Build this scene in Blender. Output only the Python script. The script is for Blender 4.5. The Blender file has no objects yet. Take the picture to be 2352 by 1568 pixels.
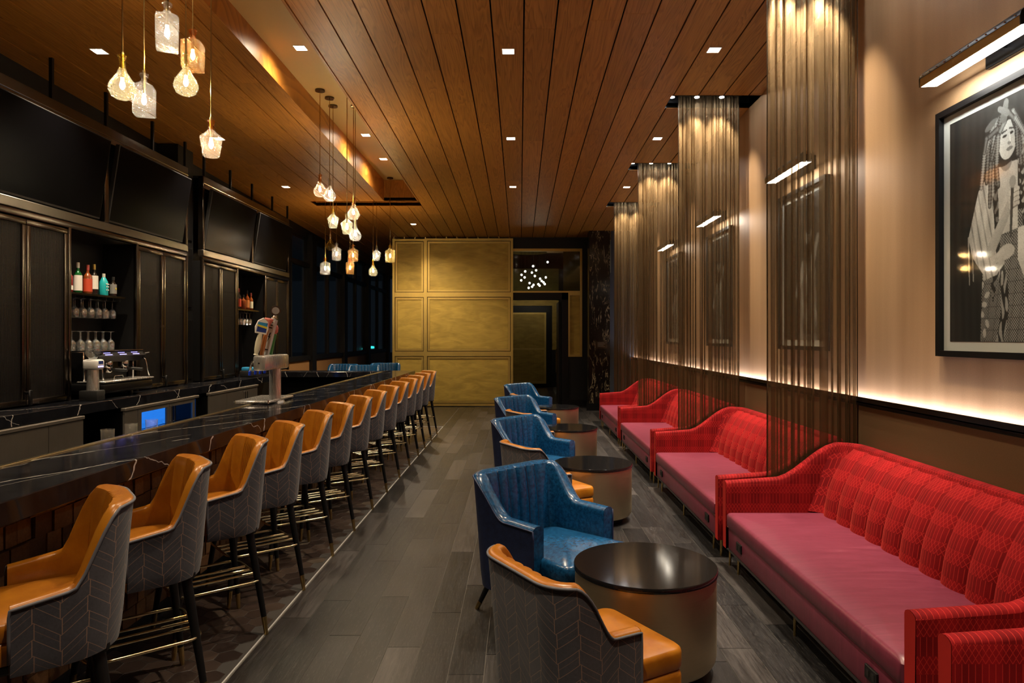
import bpy, bmesh, math, random
import numpy as np
from mathutils import Vector, Matrix

# ------------------------------------------------------------------ camera, world, exposure
SC = bpy.context.scene
COL = SC.collection
FPX = 1560.0
CAMZ = 1.65
cam_d = bpy.data.cameras.new('camera')
cam = bpy.data.objects.new('camera', cam_d)
COL.objects.link(cam)
cam.location = (0, 0, CAMZ)
cam.rotation_euler = (math.pi / 2, 0, 0)
cam_d.sensor_width = 36
cam_d.lens = FPX / 2352 * 36
cam_d.shift_x = -18 / 2352
cam_d.shift_y = -10 / 2352
cam_d.clip_end = 200
SC.camera = cam
w = bpy.data.worlds.new('night')
SC.world = w
w.use_nodes = True
w.node_tree.nodes['Background'].inputs[0].default_value = (0.0012, 0.0016, 0.0022, 1)
w.node_tree.nodes['Background'].inputs[1].default_value = 1.0
SC.view_settings.view_transform = 'Standard'
SC.view_settings.look = 'None'
SC.view_settings.gamma = 1
SC.view_settings.exposure = 2.55
SC.view_settings.use_curve_mapping = False
SC.cycles.max_bounces = 6
SC.cycles.diffuse_bounces = 3
SC.cycles.glossy_bounces = 3
SC.cycles.transmission_bounces = 2
SC.cycles.transparent_max_bounces = 16
SC.cycles.use_adaptive_sampling = True
SC.cycles.adaptive_threshold = 0.04
SC.cycles.caustics_reflective = False
SC.cycles.caustics_refractive = False
SC.cycles.sample_clamp_indirect = 4.0

DOWN_W = 62.0      # power of one ceiling downlight
SLOT_W = 44.0      # power of one curtain spotlight
RECESS_W = 16.0
BULB_E = 9.0
PEND_W = 4.2       # light of one pendant bulb
WARM = (1.0, 0.80, 0.56)
WHITE = (1.0, 0.90, 0.76)

PI = math.pi
R = math.radians
rng = random.Random(7)

# ------------------------------------------------------------------ helpers
class MB:
    def __init__(s):
        s.v = []; s.f = []; s.uv = []; s.has_uv = False
    def add(s, vs, fs, uvs=None):
        o = len(s.v)
        s.v.extend([tuple(p) for p in vs])
        s.f.extend([tuple(i + o for i in f) for f in fs])
        if uvs is not None:
            s.has_uv = True
            s.uv.extend(uvs)
        else:
            s.uv.extend([(0, 0)] * len(vs))
        return s
    def box(s, x0, x1, y0, y1, z0, z1):
        return s.add([(x0, y0, z0), (x1, y0, z0), (x1, y1, z0), (x0, y1, z0), (x0, y0, z1), (x1, y0, z1), (x1, y1, z1), (x0, y1, z1)],
                     [(0, 3, 2, 1), (4, 5, 6, 7), (0, 1, 5, 4), (1, 2, 6, 5), (2, 3, 7, 6), (3, 0, 4, 7)])
    def cbox(s, x0, x1, y0, y1, z0, z1, b, top_only=False, seg=2):
        """box with rounded edges"""
        bm = bmesh.new()
        bmesh.ops.create_cube(bm, size=1.0)
        for v in bm.verts:
            v.co = Vector(((x0 + x1) / 2 + v.co.x * (x1 - x0), (y0 + y1) / 2 + v.co.y * (y1 - y0), (z0 + z1) / 2 + v.co.z * (z1 - z0)))
        bmesh.ops.bevel(bm, geom=list(bm.edges), offset=b, segments=seg, affect='EDGES', profile=0.5)
        bm.verts.index_update()
        s.add([v.co[:] for v in bm.verts], [[v.index for v in f.verts] for f in bm.faces])
        bm.free()
        return s
    def cyl(s, p0, p1, r0, r1=None, n=12, caps=True):
        r1 = r0 if r1 is None else r1
        p0 = Vector(p0); p1 = Vector(p1)
        d = (p1 - p0).normalized()
        a = Vector((1, 0, 0)) if abs(d.x) < 0.9 else Vector((0, 1, 0))
        u = d.cross(a).normalized(); v = d.cross(u)
        vs = []
        for p, r in ((p0, r0), (p1, r1)):
            for i in range(n):
                t = 2 * PI * i / n
                vs.append(p + u * (r * math.cos(t)) + v * (r * math.sin(t)))
        fs = [(i, (i + 1) % n, n + (i + 1) % n, n + i) for i in range(n)]
        if caps:
            fs.append(tuple(range(n - 1, -1, -1))); fs.append(tuple(range(n, 2 * n)))
        return s.add(vs, fs)
    def tube(s, pts, r, n=8, closed=False):
        pts = [Vector(p) for p in pts]
        m = len(pts)
        vs = []
        prev = None
        for i, p in enumerate(pts):
            a = pts[(i - 1) % m] if (closed or i > 0) else p
            b = pts[(i + 1) % m] if (closed or i < m - 1) else p
            d = (b - a).normalized()
            if prev is None:
                h = Vector((0, 0, 1)) if abs(d.z) < 0.9 else Vector((1, 0, 0))
                u = d.cross(h).normalized()
            else:
                u = (prev - d * prev.dot(d)).normalized()
            prev = u
            v = d.cross(u)
            for k in range(n):
                t = 2 * PI * k / n
                vs.append(p + u * (r * math.cos(t)) + v * (r * math.sin(t)))
        fs = []
        for i in range(m if closed else m - 1):
            j = (i + 1) % m
            for k in range(n):
                l = (k + 1) % n
                fs.append((i * n + k, i * n + l, j * n + l, j * n + k))
        if not closed:
            fs.append(tuple(range(n - 1, -1, -1))); fs.append(tuple(range((m - 1) * n, m * n)))
        return s.add(vs, fs)
    def lathe(s, prof, n=24, c=(0, 0, 0), cap0=True, cap1=True, sq=None):
        """prof: list of (r,z); sq -> superellipse exponent for square-ish sections"""
        vs = []
        for r, z in prof:
            for i in range(n):
                t = 2 * PI * i / n
                x, y = math.cos(t), math.sin(t)
                if sq:
                    k = (abs(x) ** sq + abs(y) ** sq) ** (-1.0 / sq)
                    x *= k; y *= k
                vs.append((c[0] + r * x, c[1] + r * y, c[2] + z))
        m = len(prof)
        fs = []
        for j in range(m - 1):
            for i in range(n):
                l = (i + 1) % n
                fs.append((j * n + i, j * n + l, (j + 1) * n + l, (j + 1) * n + i))
        if cap0: fs.append(tuple(range(n - 1, -1, -1)))
        if cap1: fs.append(tuple(range((m - 1) * n, m * n)))
        return s.add(vs, fs)
    def grid(s, P, uv=None, closed_u=False):
        """P: array (nu,nv,3)"""
        nu, nv = len(P), len(P[0])
        vs = [tuple(P[i][j]) for i in range(nu) for j in range(nv)]
        uvs = [uv[i][j] for i in range(nu) for j in range(nv)] if uv is not None else None
        fs = []
        for i in range(nu if closed_u else nu - 1):
            k = (i + 1) % nu
            for j in range(nv - 1):
                fs.append((i * nv + j, k * nv + j, k * nv + j + 1, i * nv + j + 1))
        return s.add(vs, fs, uvs)
    def xf(s, M):
        s.v = [tuple(M @ Vector(p)) for p in s.v]
        return s
    def mesh(s, name, m, smooth=False):
        me = bpy.data.meshes.new(name)
        me.from_pydata(s.v, [], s.f)
        if s.has_uv:
            l = me.uv_layers.new(name='UVMap')
            idx = np.zeros(len(me.loops), dtype=np.int32)
            me.loops.foreach_get('vertex_index', idx)
            arr = np.array(s.uv, dtype=np.float32)[idx]
            l.data.foreach_set('uv', arr.ravel())
        if m is not None:
            me.materials.append(m)
        if smooth:
            me.polygons.foreach_set('use_smooth', [True] * len(me.polygons))
            if smooth != 'all':
                me.set_sharp_from_angle(angle=R(38))
        me.update()
        return me
    def build(s, name, m, parent=None, smooth=False):
        return put(name, s.mesh(name, m, smooth), parent)

def put(name, me, parent=None, loc=None):
    o = bpy.data.objects.new(name, me)
    COL.objects.link(o)
    if parent is not None:
        o.parent = parent
    if loc is not None:
        o.location = loc
    return o
def tag(o, label=None, cat=None, group=None, kind=None):
    if label: o['label'] = label
    if cat: o['category'] = cat
    if group: o['group'] = group
    if kind: o['kind'] = kind
    return o
def thing(name, label, cat, loc=(0, 0, 0), rz=0, group=None):
    o = bpy.data.objects.new(name, None)
    o.empty_display_size = 0.1
    COL.objects.link(o)
    o.location = loc; o.rotation_euler = (0, 0, rz)
    return tag(o, label, cat, group)
def structure(o):
    o['kind'] = 'structure'; return o
def copy_tree(o, parent=None):
    c = o.copy(); COL.objects.link(c); c.parent = parent
    for ch in list(o.children):
        copy_tree(ch, c)
    return c
def dup(root, loc, rz, label):
    c = copy_tree(root)
    c.location = loc; c.rotation_euler = (0, 0, rz); c['label'] = label
    return c
ORD = ['nearest', 'second', 'third', 'fourth', 'fifth', 'sixth', 'seventh', 'eighth', 'ninth', 'tenth', 'eleventh', 'twelfth', 'thirteenth', 'farthest']
def sstep(a, b, x):
    t = min(1, max(0, (x - a) / (b - a)))
    return t * t * (3 - 2 * t)
def rects_minus(r, holes):
    """axis rectangles (x0,x1,y0,y1) minus rectangles"""
    out = [r]
    for h in holes:
        nxt = []
        for (x0, x1, y0, y1) in out:
            hx0, hx1, hy0, hy1 = max(x0, h[0]), min(x1, h[1]), max(y0, h[2]), min(y1, h[3])
            if hx0 >= hx1 or hy0 >= hy1:
                nxt.append((x0, x1, y0, y1)); continue
            if hy0 > y0: nxt.append((x0, x1, y0, hy0))
            if hy1 < y1: nxt.append((x0, x1, hy1, y1))
            if hx0 > x0: nxt.append((x0, hx0, hy0, hy1))
            if hx1 < x1: nxt.append((hx1, x1, hy0, hy1))
        out = nxt
    return [q for q in out if q[1] - q[0] > 1e-4 and q[3] - q[2] > 1e-4]
def zc(y):      # height of the gently falling timber ceiling
    return 4.38 - 0.0218 * y

# ------------------------------------------------------------------ materials
class NT:
    def __init__(s, name):
        s.m = bpy.data.materials.new(name)
        s.m.use_nodes = True
        s.t = s.m.node_tree
        s.b = s.t.nodes['Principled BSDF']
        s.out = s.t.nodes['Material Output']
    def n(s, typ, ins=None, **kw):
        nd = s.t.nodes.new(typ)
        for k, v in kw.items():
            setattr(nd, k, v)
        if ins:
            for k, v in ins.items():
                s.set(nd.inputs[k], v)
        return nd
    def set(s, sock, v):
        if isinstance(v, bpy.types.NodeSocket):
            s.t.links.new(v, sock)
        elif isinstance(v, bpy.types.Node):
            s.t.links.new(v.outputs[0], sock)
        else:
            if isinstance(v, (tuple, list)) and len(v) == 3 and sock.type == 'RGBA':
                v = (*v, 1)
            sock.default_value = v
    def B(s, **kw):
        names = {'color': 'Base Color', 'rough': 'Roughness', 'metal': 'Metallic', 'normal': 'Normal', 'spec': 'Specular IOR Level',
                 'sheen': 'Sheen Weight', 'sheen_rough': 'Sheen Roughness', 'sheen_tint': 'Sheen Tint', 'coat': 'Coat Weight', 'coat_rough': 'Coat Roughness',
                 'em': 'Emission Color', 'es': 'Emission Strength', 'aniso': 'Anisotropic', 'trans': 'Transmission Weight', 'alpha': 'Alpha', 'ior': 'IOR'}
        for k, v in kw.items():
            s.set(s.b.inputs[names[k]], v)
        return s
    def math(s, op, a, b=0.0, c=None):
        ins = {0: a, 1: b}
        if c is not None: ins[2] = c
        return s.n('ShaderNodeMath', ins, operation=op).outputs[0]
    def mix(s, f, a, b):
        nd = s.n('ShaderNodeMix', data_type='RGBA')
        s.set(nd.inputs[0], f); s.set(nd.inputs[6], a); s.set(nd.inputs[7], b)
        return nd.outputs[2]
    def ramp(s, f, stops):
        nd = s.n('ShaderNodeValToRGB', {0: f})
        e = nd.color_ramp.elements
        while len(e) < len(stops): e.new(0.5)
        for i, (p, c) in enumerate(stops):
            e[i].position = p; e[i].color = (*c, 1) if len(c) == 3 else c
        return nd.outputs[0]
    def pos(s, scale=(1, 1, 1), obj=True, rnd=0.0):
        if obj:
            c = s.n('ShaderNodeTexCoord').outputs['Object']
        else:
            c = s.n('ShaderNodeNewGeometry').outputs['Position']
        if rnd:
            r = s.n('ShaderNodeObjectInfo').outputs['Random']
            k = s.math('MULTIPLY', r, rnd)
            v = s.n('ShaderNodeCombineXYZ', {0: k, 1: k, 2: k}).outputs[0]
            c = s.n('ShaderNodeVectorMath', {0: c, 1: v}, operation='ADD').outputs[0]
        return s.n('ShaderNodeMapping', {'Vector': c, 'Scale': scale}).outputs[0]
    def uv(s):
        return s.n('ShaderNodeTexCoord').outputs['UV']
    def noise(s, vec, scale=5.0, detail=3.0, rough=0.5, dist=0.0):
        return s.n('ShaderNodeTexNoise', {'Vector': vec, 'Scale': scale, 'Detail': detail, 'Roughness': rough, 'Distortion': dist}).outputs[0]
    def bump(s, h, strength=0.3, dist=0.01):
        return s.n('ShaderNodeBump', {'Height': h, 'Strength': strength, 'Distance': dist}).outputs[0]
    def objrand(s):
        return s.n('ShaderNodeObjectInfo').outputs['Random']

MAT = {}
def simple(name, color, rough=0.5, metal=0.0, **kw):
    t = NT(name); t.B(color=color, rough=rough, metal=metal, **kw)
    MAT[name] = t.m
    return t.m
def emis(name, color, strength):
    t = NT(name); t.B(color=(0, 0, 0), em=color, es=strength, spec=0.0)
    MAT[name] = t.m
    return t.m

simple('black_metal', (0.012, 0.012, 0.013), 0.35, 0.6)
simple('black_paint', (0.006, 0.006, 0.0065), 0.45, spec=0.35)
simple('dark_void', (0.004, 0.004, 0.004), 0.9, spec=0.05)
simple('chrome', (0.75, 0.75, 0.74), 0.12, 1.0)
simple('gap_shade_bronze', (0.06, 0.042, 0.015), 0.5, 0.5)
simple('brass', (0.55, 0.40, 0.16), 0.25, 1.0)
simple('pale_brass', (0.72, 0.62, 0.38), 0.22, 1.0)
simple('white_paint', (0.8, 0.79, 0.76), 0.5)
simple('mat_board', (0.78, 0.78, 0.75), 0.8)
simple('cream_handle', (0.72, 0.68, 0.5), 0.35)
simple('orange_handle', (0.6, 0.22, 0.06), 0.4)
simple('green_handle', (0.06, 0.28, 0.07), 0.4)
simple('salmon_plastic', (0.75, 0.22, 0.18), 0.4)
simple('blue_plastic', (0.01, 0.06, 0.75), 0.35)
simple('label_blue', (0.03, 0.28, 0.55), 0.4)
simple('label_yellow', (0.75, 0.62, 0.05), 0.4)
simple('label_navy', (0.02, 0.05, 0.25), 0.4)
simple('lettering_black', (0.015, 0.015, 0.015), 0.5)
simple('rubber_black', (0.01, 0.01, 0.01), 0.6)
simple('screen_glass', (0.0015, 0.0015, 0.002), 0.28, spec=0.025)
simple('stone_black', (0.007, 0.007, 0.008), 0.09, spec=0.5)
simple('ceiling_gold_paint', (0.46, 0.30, 0.10), 0.55)
simple('label_white', (0.8, 0.78, 0.72), 0.6)
simple('label_red', (0.55, 0.06, 0.02), 0.6)
simple('label_grey', (0.28, 0.27, 0.25), 0.6)
simple('cap_gold', (0.62, 0.45, 0.12), 0.35, 0.7)
simple('cap_red', (0.45, 0.08, 0.07), 0.4)
simple('cap_white', (0.7, 0.69, 0.62), 0.4)
simple('teal_glass', (0.02, 0.50, 0.56), 0.3)
simple('green_glass', (0.005, 0.09, 0.02), 0.08, spec=0.7)
simple('amber_glass', (0.22, 0.05, 0.01), 0.08, spec=0.7)
simple('red_glass', (0.20, 0.008, 0.008), 0.08, spec=0.7)
simple('dark_glass', (0.02, 0.015, 0.012), 0.08, spec=0.7)
emis('lamp_white', WHITE, 14.0)
emis('led_strip', (0.96, 0.90, 0.98), 4.2)
emis('slot_lens', (0.95, 0.97, 1.0), 40.0)
emis('picture_lamp', (1.0, 0.97, 0.9), 8.5)
emis('cooler_blue', (0.03, 0.25, 1.0), 0.55)
emis('button_violet', (0.25, 0.22, 1.0), 1.2)
emis('globe_glow', (1.0, 0.88, 0.68), 9.0)
emis('far_teal', (0.05, 0.9, 0.85), 1.5)
emis('bulb_glow', (1.0, 0.88, 0.66), BULB_E)

def wood_ceiling():
    t = NT('ceiling_walnut')
    v = t.pos((1, 1, 1), obj=False, rnd=13.0)
    v1 = t.n('ShaderNodeMapping', {'Vector': v, 'Scale': (9.0, 0.55, 1.0)}).outputs[0]
    n1 = t.noise(v1, 1.0, 2.0, 0.5, 0.6)
    rings = t.math('FRACT', t.math('MULTIPLY', n1, 13.0))
    rings = t.math('SMOOTH_MIN', rings, t.math('MULTIPLY', t.math('SUBTRACT', 1.0, rings), 4.0), 0.1)
    v2 = t.n('ShaderNodeMapping', {'Vector': v, 'Scale': (120.0, 2.5, 1.0)}).outputs[0]
    n2 = t.noise(v2, 1.0, 3.0, 0.6)
    f = t.math('ADD', t.math('MULTIPLY', rings, 0.42), t.math('MULTIPLY', n2, 0.62))
    c = t.ramp(f, [(0.12, (0.20, 0.072, 0.011)), (0.45, (0.40, 0.165, 0.026)), (0.85, (0.52, 0.23, 0.044))])
    r = t.objrand()
    k = t.math('ADD', t.math('MULTIPLY', r, 0.26), 0.87)
    c = t.mix(1.0, c, c)
    hsv = t.n('ShaderNodeHueSaturation', {'Color': c, 'Value': k}).outputs[0]
    t.B(color=hsv, rough=0.42, spec=0.3, normal=t.bump(n2, 0.12, 0.004))
    return t.m
MAT['ceiling_walnut'] = wood_ceiling()

def wood_floor():
    t = NT('floor_oak_grey')
    v = t.pos((1, 1, 1), obj=False, rnd=17.0)
    n0 = t.noise(t.n('ShaderNodeMapping', {'Vector': v, 'Scale': (5, 1.2, 1)}).outputs[0], 1.5, 4.0, 0.6)
    v2 = t.n('ShaderNodeMapping', {'Vector': v, 'Scale': (62.0, 4.5, 1.0)}).outputs[0]
    n2 = t.noise(v2, 1.0, 4.0, 0.65, 0.4)
    speck = t.math('GREATER_THAN', t.noise(t.n('ShaderNodeMapping', {'Vector': v, 'Scale': (210, 22, 1)}).outputs[0], 1.0, 2.0), 0.62)
    r = t.objrand()
    base = t.ramp(r, [(0.0, (0.006, 0.0062, 0.0072)), (0.35, (0.012, 0.0115, 0.0122)), (0.7, (0.025, 0.0230, 0.0232)), (1.0, (0.050, 0.0450, 0.0440))])
    f = t.math('ADD', t.math('MULTIPLY', n2, 2.8), t.math('ADD', t.math('MULTIPLY', n0, 2.0), -1.4))
    c = t.n('ShaderNodeHueSaturation', {'Color': base, 'Value': f}).outputs[0]
    c = t.mix(t.math('MULTIPLY', speck, 0.25), c, (0.11, 0.10, 0.09))
    t.B(color=c, rough=t.math('ADD', t.math('MULTIPLY', n2, 0.25), 0.28), normal=t.bump(n2, 0.25, 0.004), spec=0.35)
    return t.m
MAT['floor_oak_grey'] = wood_floor()
simple('floor_joint', (0.10, 0.092, 0.08), 0.7)

def hex_tile():
    t = NT('hex_tile_brown')
    r = t.objrand()
    v = t.pos((1, 1, 1), obj=False, rnd=5.0)
    n = t.noise(v, 14.0, 4.0, 0.6)
    base = t.ramp(r, [(0.0, (0.020, 0.013, 0.011)), (0.6, (0.040, 0.026, 0.021)), (0.92, (0.058, 0.040, 0.031)), (1.0, (0.10, 0.08, 0.062))])
    c = t.n('ShaderNodeHueSaturation', {'Color': base, 'Value': t.math('ADD', t.math('MULTIPLY', n, 1.0), 0.5)}).outputs[0]
    t.B(color=c, rough=0.38)
    return t.m
MAT['hex_tile_brown'] = hex_tile()
simple('hex_grout', (0.045, 0.04, 0.036), 0.8)

def block_wood():
    t = NT('end_grain_block')
    r = t.objrand()
    v = t.pos((1, 1, 1), obj=False, rnd=23.0)
    n0 = t.noise(v, 9.0, 3.0, 0.5)
    rings = t.math('FRACT', t.math('MULTIPLY', n0, 11.0))
    n2 = t.noise(v, 60.0, 3.0, 0.6)
    base = t.ramp(r, [(0.0, (0.10, 0.046, 0.017)), (0.5, (0.19, 0.092, 0.036)), (1.0, (0.34, 0.18, 0.078))])
    k = t.math('ADD', t.math('MULTIPLY', rings, 0.25), t.math('ADD', t.math('MULTIPLY', n2, 0.7), 0.5))
    c = t.n('ShaderNodeHueSaturation', {'Color': base, 'Value': k}).outputs[0]
    t.B(color=c, rough=0.5, normal=t.bump(n2, 0.25, 0.004))
    return t.m
MAT['end_grain_block'] = block_wood()

def marble():
    t = NT('black_marble')
    v = t.pos((1, 1, 1), obj=False)
    wob = t.noise(v, 2.2, 4.0, 0.6)
    sx = t.n('ShaderNodeSeparateXYZ', {0: v})
    # long diagonal white veins: |a.P + noise| small
    def vein(a, b, c, sc, wd, off, amp=0.5):
        q = t.math('ADD', t.math('MULTIPLY', sx.outputs[0], a), t.math('ADD', t.math('MULTIPLY', sx.outputs[1], b), t.math('MULTIPLY', sx.outputs[2], c)))
        q = t.math('ADD', t.math('MULTIPLY', q, sc), t.math('ADD', t.math('MULTIPLY', wob, amp), off))
        fr = t.math('ABSOLUTE', t.math('SUBTRACT', t.math('FRACT', q), 0.5))
        return t.math('LESS_THAN', fr, wd)
    brk = t.math('GREATER_THAN', t.noise(v, 1.6, 2.0), 0.44)
    v1 = t.math('MULTIPLY', vein(1.0, -0.55, 0.35, 2.1, 0.008, 0.12, 0.45), t.math('GREATER_THAN', t.noise(v, 1.1, 2.0), 0.38))
    v2 = t.math('MULTIPLY', vein(1.0, -0.30, -0.6, 2.6, 0.0045, 0.37, 0.45), brk)
    cl = t.noise(v, 7.0, 5.0, 0.7)
    base = t.ramp(cl, [(0.35, (0.006, 0.006, 0.008)), (0.7, (0.018, 0.019, 0.024))])
    c = t.mix(t.math('MULTIPLY', t.math('MAXIMUM', v1, t.math('MULTIPLY', v2, 0.65)), 0.9), base, (0.62, 0.58, 0.54))
    t.B(color=c, rough=0.10, spec=0.55)
    return t.m
MAT['black_marble'] = marble()

def gold_marble():
    t = NT('gold_vein_marble')
    v = t.pos((5.5, 5.5, 1.6), obj=False)
    n = t.noise(v, 1.4, 5.0, 0.62, 1.2)
    d = t.math('ABSOLUTE', t.math('SUBTRACT', n, 0.52))
    vv = t.ramp(d, [(0.0, (1, 1, 1)), (0.010, (0.6, 0.6, 0.6)), (0.022, (0, 0, 0))])
    brk = t.ramp(t.noise(t.pos((9, 9, 4), obj=False), 1.0, 3.0), [(0.45, (0, 0, 0)), (0.58, (1, 1, 1))])
    f = t.math('MULTIPLY', vv, brk)
    c = t.mix(f, (0.010, 0.007, 0.006), (0.42, 0.33, 0.20))
    t.B(color=c, rough=0.18)
    return t.m
MAT['gold_vein_marble'] = gold_marble()

def brushed(name, col, rough, sc=(1, 1, 80), aniso=0.0, amt=0.18):
    t = NT(name)
    n = t.noise(t.pos(sc), 3.0, 3.0, 0.6)
    n2 = t.noise(t.pos((1, 1, 1)), 3.5, 4.0, 0.6)
    k = t.math('ADD', t.math('MULTIPLY', n, amt), t.math('ADD', t.math('MULTIPLY', n2, 0.35), 0.72))
    c = t.n('ShaderNodeHueSaturation', {'Color': (*col, 1), 'Value': k}).outputs[0]
    t.B(color=c, metal=1.0, rough=t.math('ADD', t.math('MULTIPLY', n, 0.12), rough - 0.05), aniso=aniso, normal=t.bump(n, 0.02, 0.001))
    MAT[name] = t.m
brushed('drum_brass', (0.60, 0.50, 0.33), 0.42, (1, 1, 70))
brushed('steel_brushed', (0.25, 0.222, 0.19), 0.34, (60, 60, 1))
brushed('header_steel', (0.17, 0.155, 0.13), 0.32, (60, 60, 1))
MAT['steel_brushed'].node_tree.nodes['Principled BSDF'].inputs['Metallic'].default_value = 0.65
brushed('bronze_frame', (0.13, 0.108, 0.088), 0.24, (1, 1, 1), 0.0, 0.0)
brushed('tap_steel', (0.62, 0.60, 0.57), 0.26, (60, 60, 1))
MAT['tap_steel'].node_tree.nodes['Principled BSDF'].inputs['Metallic'].default_value = 0.7
brushed('gold_frame', (0.62, 0.45, 0.14), 0.42, (40, 40, 2))

def leather(name, c0, c1, rough, scale, bstr=0.15, lo=0.35, hi=0.65, coat=0.0):
    t = NT(name)
    v = t.pos((1, 1, 1))
    n = t.noise(v, scale, 5.0, 0.65)
    f = t.n('ShaderNodeTexVoronoi', {'Vector': v, 'Scale': 260.0}).outputs[0]
    c = t.ramp(n, [(lo, c0), (hi, c1)])
    t.B(color=c, rough=rough, normal=t.bump(f, bstr, 0.002), spec=0.5, coat=coat, coat_rough=0.15)
    MAT[name] = t.m
leather('tan_leather', (0.30, 0.096, 0.006), (0.41, 0.152, 0.010), 0.30, 7.0, 0.06)
leather('blue_leather', (0.004, 0.036, 0.10), (0.008, 0.085, 0.22), 0.26, 46.0, 0.02, 0.38, 0.62, 0.15)
leather('navy_back', (0.009, 0.015, 0.050), (0.014, 0.026, 0.085), 0.5, 30.0, 0.2)

def rose_leather():
    t = NT('rose_leather')
    v = t.pos((30, 3.0, 3.0))
    n = t.noise(v, 1.0, 5.0, 0.7, 0.8)
    c = t.ramp(n, [(0.3, (0.120, 0.018, 0.036)), (0.62, (0.165, 0.028, 0.054)), (0.8, (0.25, 0.065, 0.095))])
    t.B(color=c, rough=0.36, normal=t.bump(t.noise(t.pos((1, 1, 1)), 14.0, 3.0), 0.12, 0.01))
    MAT['rose_leather'] = t.m
rose_leather()

def chevron():
    """charcoal fabric with stitched copper chevrons, uv in metres"""
    t = NT('chevron_fabric')
    s = t.n('ShaderNodeSeparateXYZ', {0: t.uv()})
    u, v = s.outputs[0], s.outputs[1]
    W = 0.075
    col = t.math('FLOOR', t.math('DIVIDE', u, W))
    tri = t.math('PINGPONG', u, W)
    par = t.math('MODULO', t.math('ABSOLUTE', col), 2.0)
    P = 0.105
    q = t.math('ADD', t.math('DIVIDE', t.math('ADD', v, t.math('MULTIPLY', tri, 0.78)), P), t.math('MULTIPLY', par, 0.5))
    fq = t.math('FRACT', q)
    l1 = t.math('LESS_THAN', fq, 0.022)
    l2 = t.math('LESS_THAN', t.math('ABSOLUTE', t.math('SUBTRACT', fq, 0.52)), 0.011)
    l1b = t.math('MULTIPLY', t.math('LESS_THAN', t.math('ABSOLUTE', t.math('SUBTRACT', fq, 0.30)), 0.014), 0.35)
    cu = t.math('FRACT', t.math('DIVIDE', u, W))
    edge = t.math('LESS_THAN', t.math('ABSOLUTE', t.math('SUBTRACT', t.math('ABSOLUTE', t.math('SUBTRACT', cu, 0.5)), 0.462)), 0.018)
    edge = t.math('MULTIPLY', edge, t.math('LESS_THAN', fq, 0.52))
    line = t.math('MAXIMUM', t.math('MAXIMUM', l1, t.math('MAXIMUM', edge, l2)), l1b)
    n = t.noise(t.pos((1, 1, 1)), 90.0, 4.0, 0.7)
    n3 = t.noise(t.pos((1, 1, 1)), 6.0, 3.0)
    c0 = t.ramp(n3, [(0.35, (0.036, 0.037, 0.050)), (0.65, (0.062, 0.060, 0.074))])
    c0 = t.n('ShaderNodeHueSaturation', {'Color': c0, 'Value': t.math('ADD', t.math('MULTIPLY', n, 0.8), 0.6)}).outputs[0]
    c = t.mix(t.math('MULTIPLY', line, 0.85), c0, (0.27, 0.165, 0.115))
    h = t.math('ADD', t.math('MULTIPLY', n, 0.25), t.math('MULTIPLY', line, -1.0))
    t.B(color=c, rough=0.85, normal=t.bump(h, 0.5, 0.004), sheen=0.15)
    return t.m
MAT['chevron_fabric'] = chevron()
simple('grey_piping', (0.11, 0.11, 0.13), 0.7)
simple('tan_seam', (0.13, 0.036, 0.004), 0.5)

def velvet():
    t = NT('red_velvet')
    s = t.n('ShaderNodeSeparateXYZ', {0: t.uv()})
    u, v = s.outputs[0], s.outputs[1]
    # interlaced lattice: three families of doubled lines gated by a checker
    P = 0.14
    def fam(a, b, sc, off):
        q = t.math('ADD', t.math('MULTIPLY', t.math('ADD', t.math('MULTIPLY', u, a), t.math('MULTIPLY', v, b)), sc), off)
        d = t.math('ABSOLUTE', t.math('SUBTRACT', t.math('FRACT', q), 0.5))
        return t.math('LESS_THAN', t.math('ABSOLUTE', t.math('SUBTRACT', t.math('FRACT', t.math('MULTIPLY', d, 6.0)), 0.5)), 0.065), d
    h, dh = fam(0.0, 1.0, 1 / P, 0.0)
    vv, dv = fam(1.0, 0.0, 1 / P, 0.0)
    d1, _ = fam(1.0, 0.62, 1 / P, 0.25)
    d2, _ = fam(1.0, -0.62, 1 / P, 0.25)
    gate = t.math('GREATER_THAN', dh, 0.26)
    lines = t.math('ADD', t.math('MULTIPLY', t.math('MAXIMUM', d1, d2), gate), t.math('MULTIPLY', vv, t.math('SUBTRACT', 1.0, gate)))
    n = t.noise(t.pos((1, 1, 1)), 260.0, 2.0)
    big = t.noise(t.pos((1, 1, 1)), 5.0, 3.0)
    cb = t.ramp(big, [(0.3, (0.135, 0.003, 0.005)), (0.7, (0.23, 0.006, 0.008))])
    sq = t.math('ADD', t.math('MULTIPLY', gate, 0.5), t.math('MULTIPLY', t.math('GREATER_THAN', dv, 0.25), 0.5))
    cb = t.n('ShaderNodeHueSaturation', {'Color': cb, 'Value': t.math('ADD', t.math('MULTIPLY', sq, 0.42), 0.80)}).outputs[0]
    c = t.mix(t.math('MULTIPLY', lines, 0.42), cb, (0.58, 0.035, 0.025))
    t.B(color=c, rough=0.85, sheen=0.14, sheen_rough=0.4, sheen_tint=(1.0, 0.12, 0.07), normal=t.bump(t.math('ADD', lines, t.math('MULTIPLY', n, 0.3)), 0.35, 0.003), spec=0.12)
    return t.m
MAT['red_velvet'] = velvet()

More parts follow.
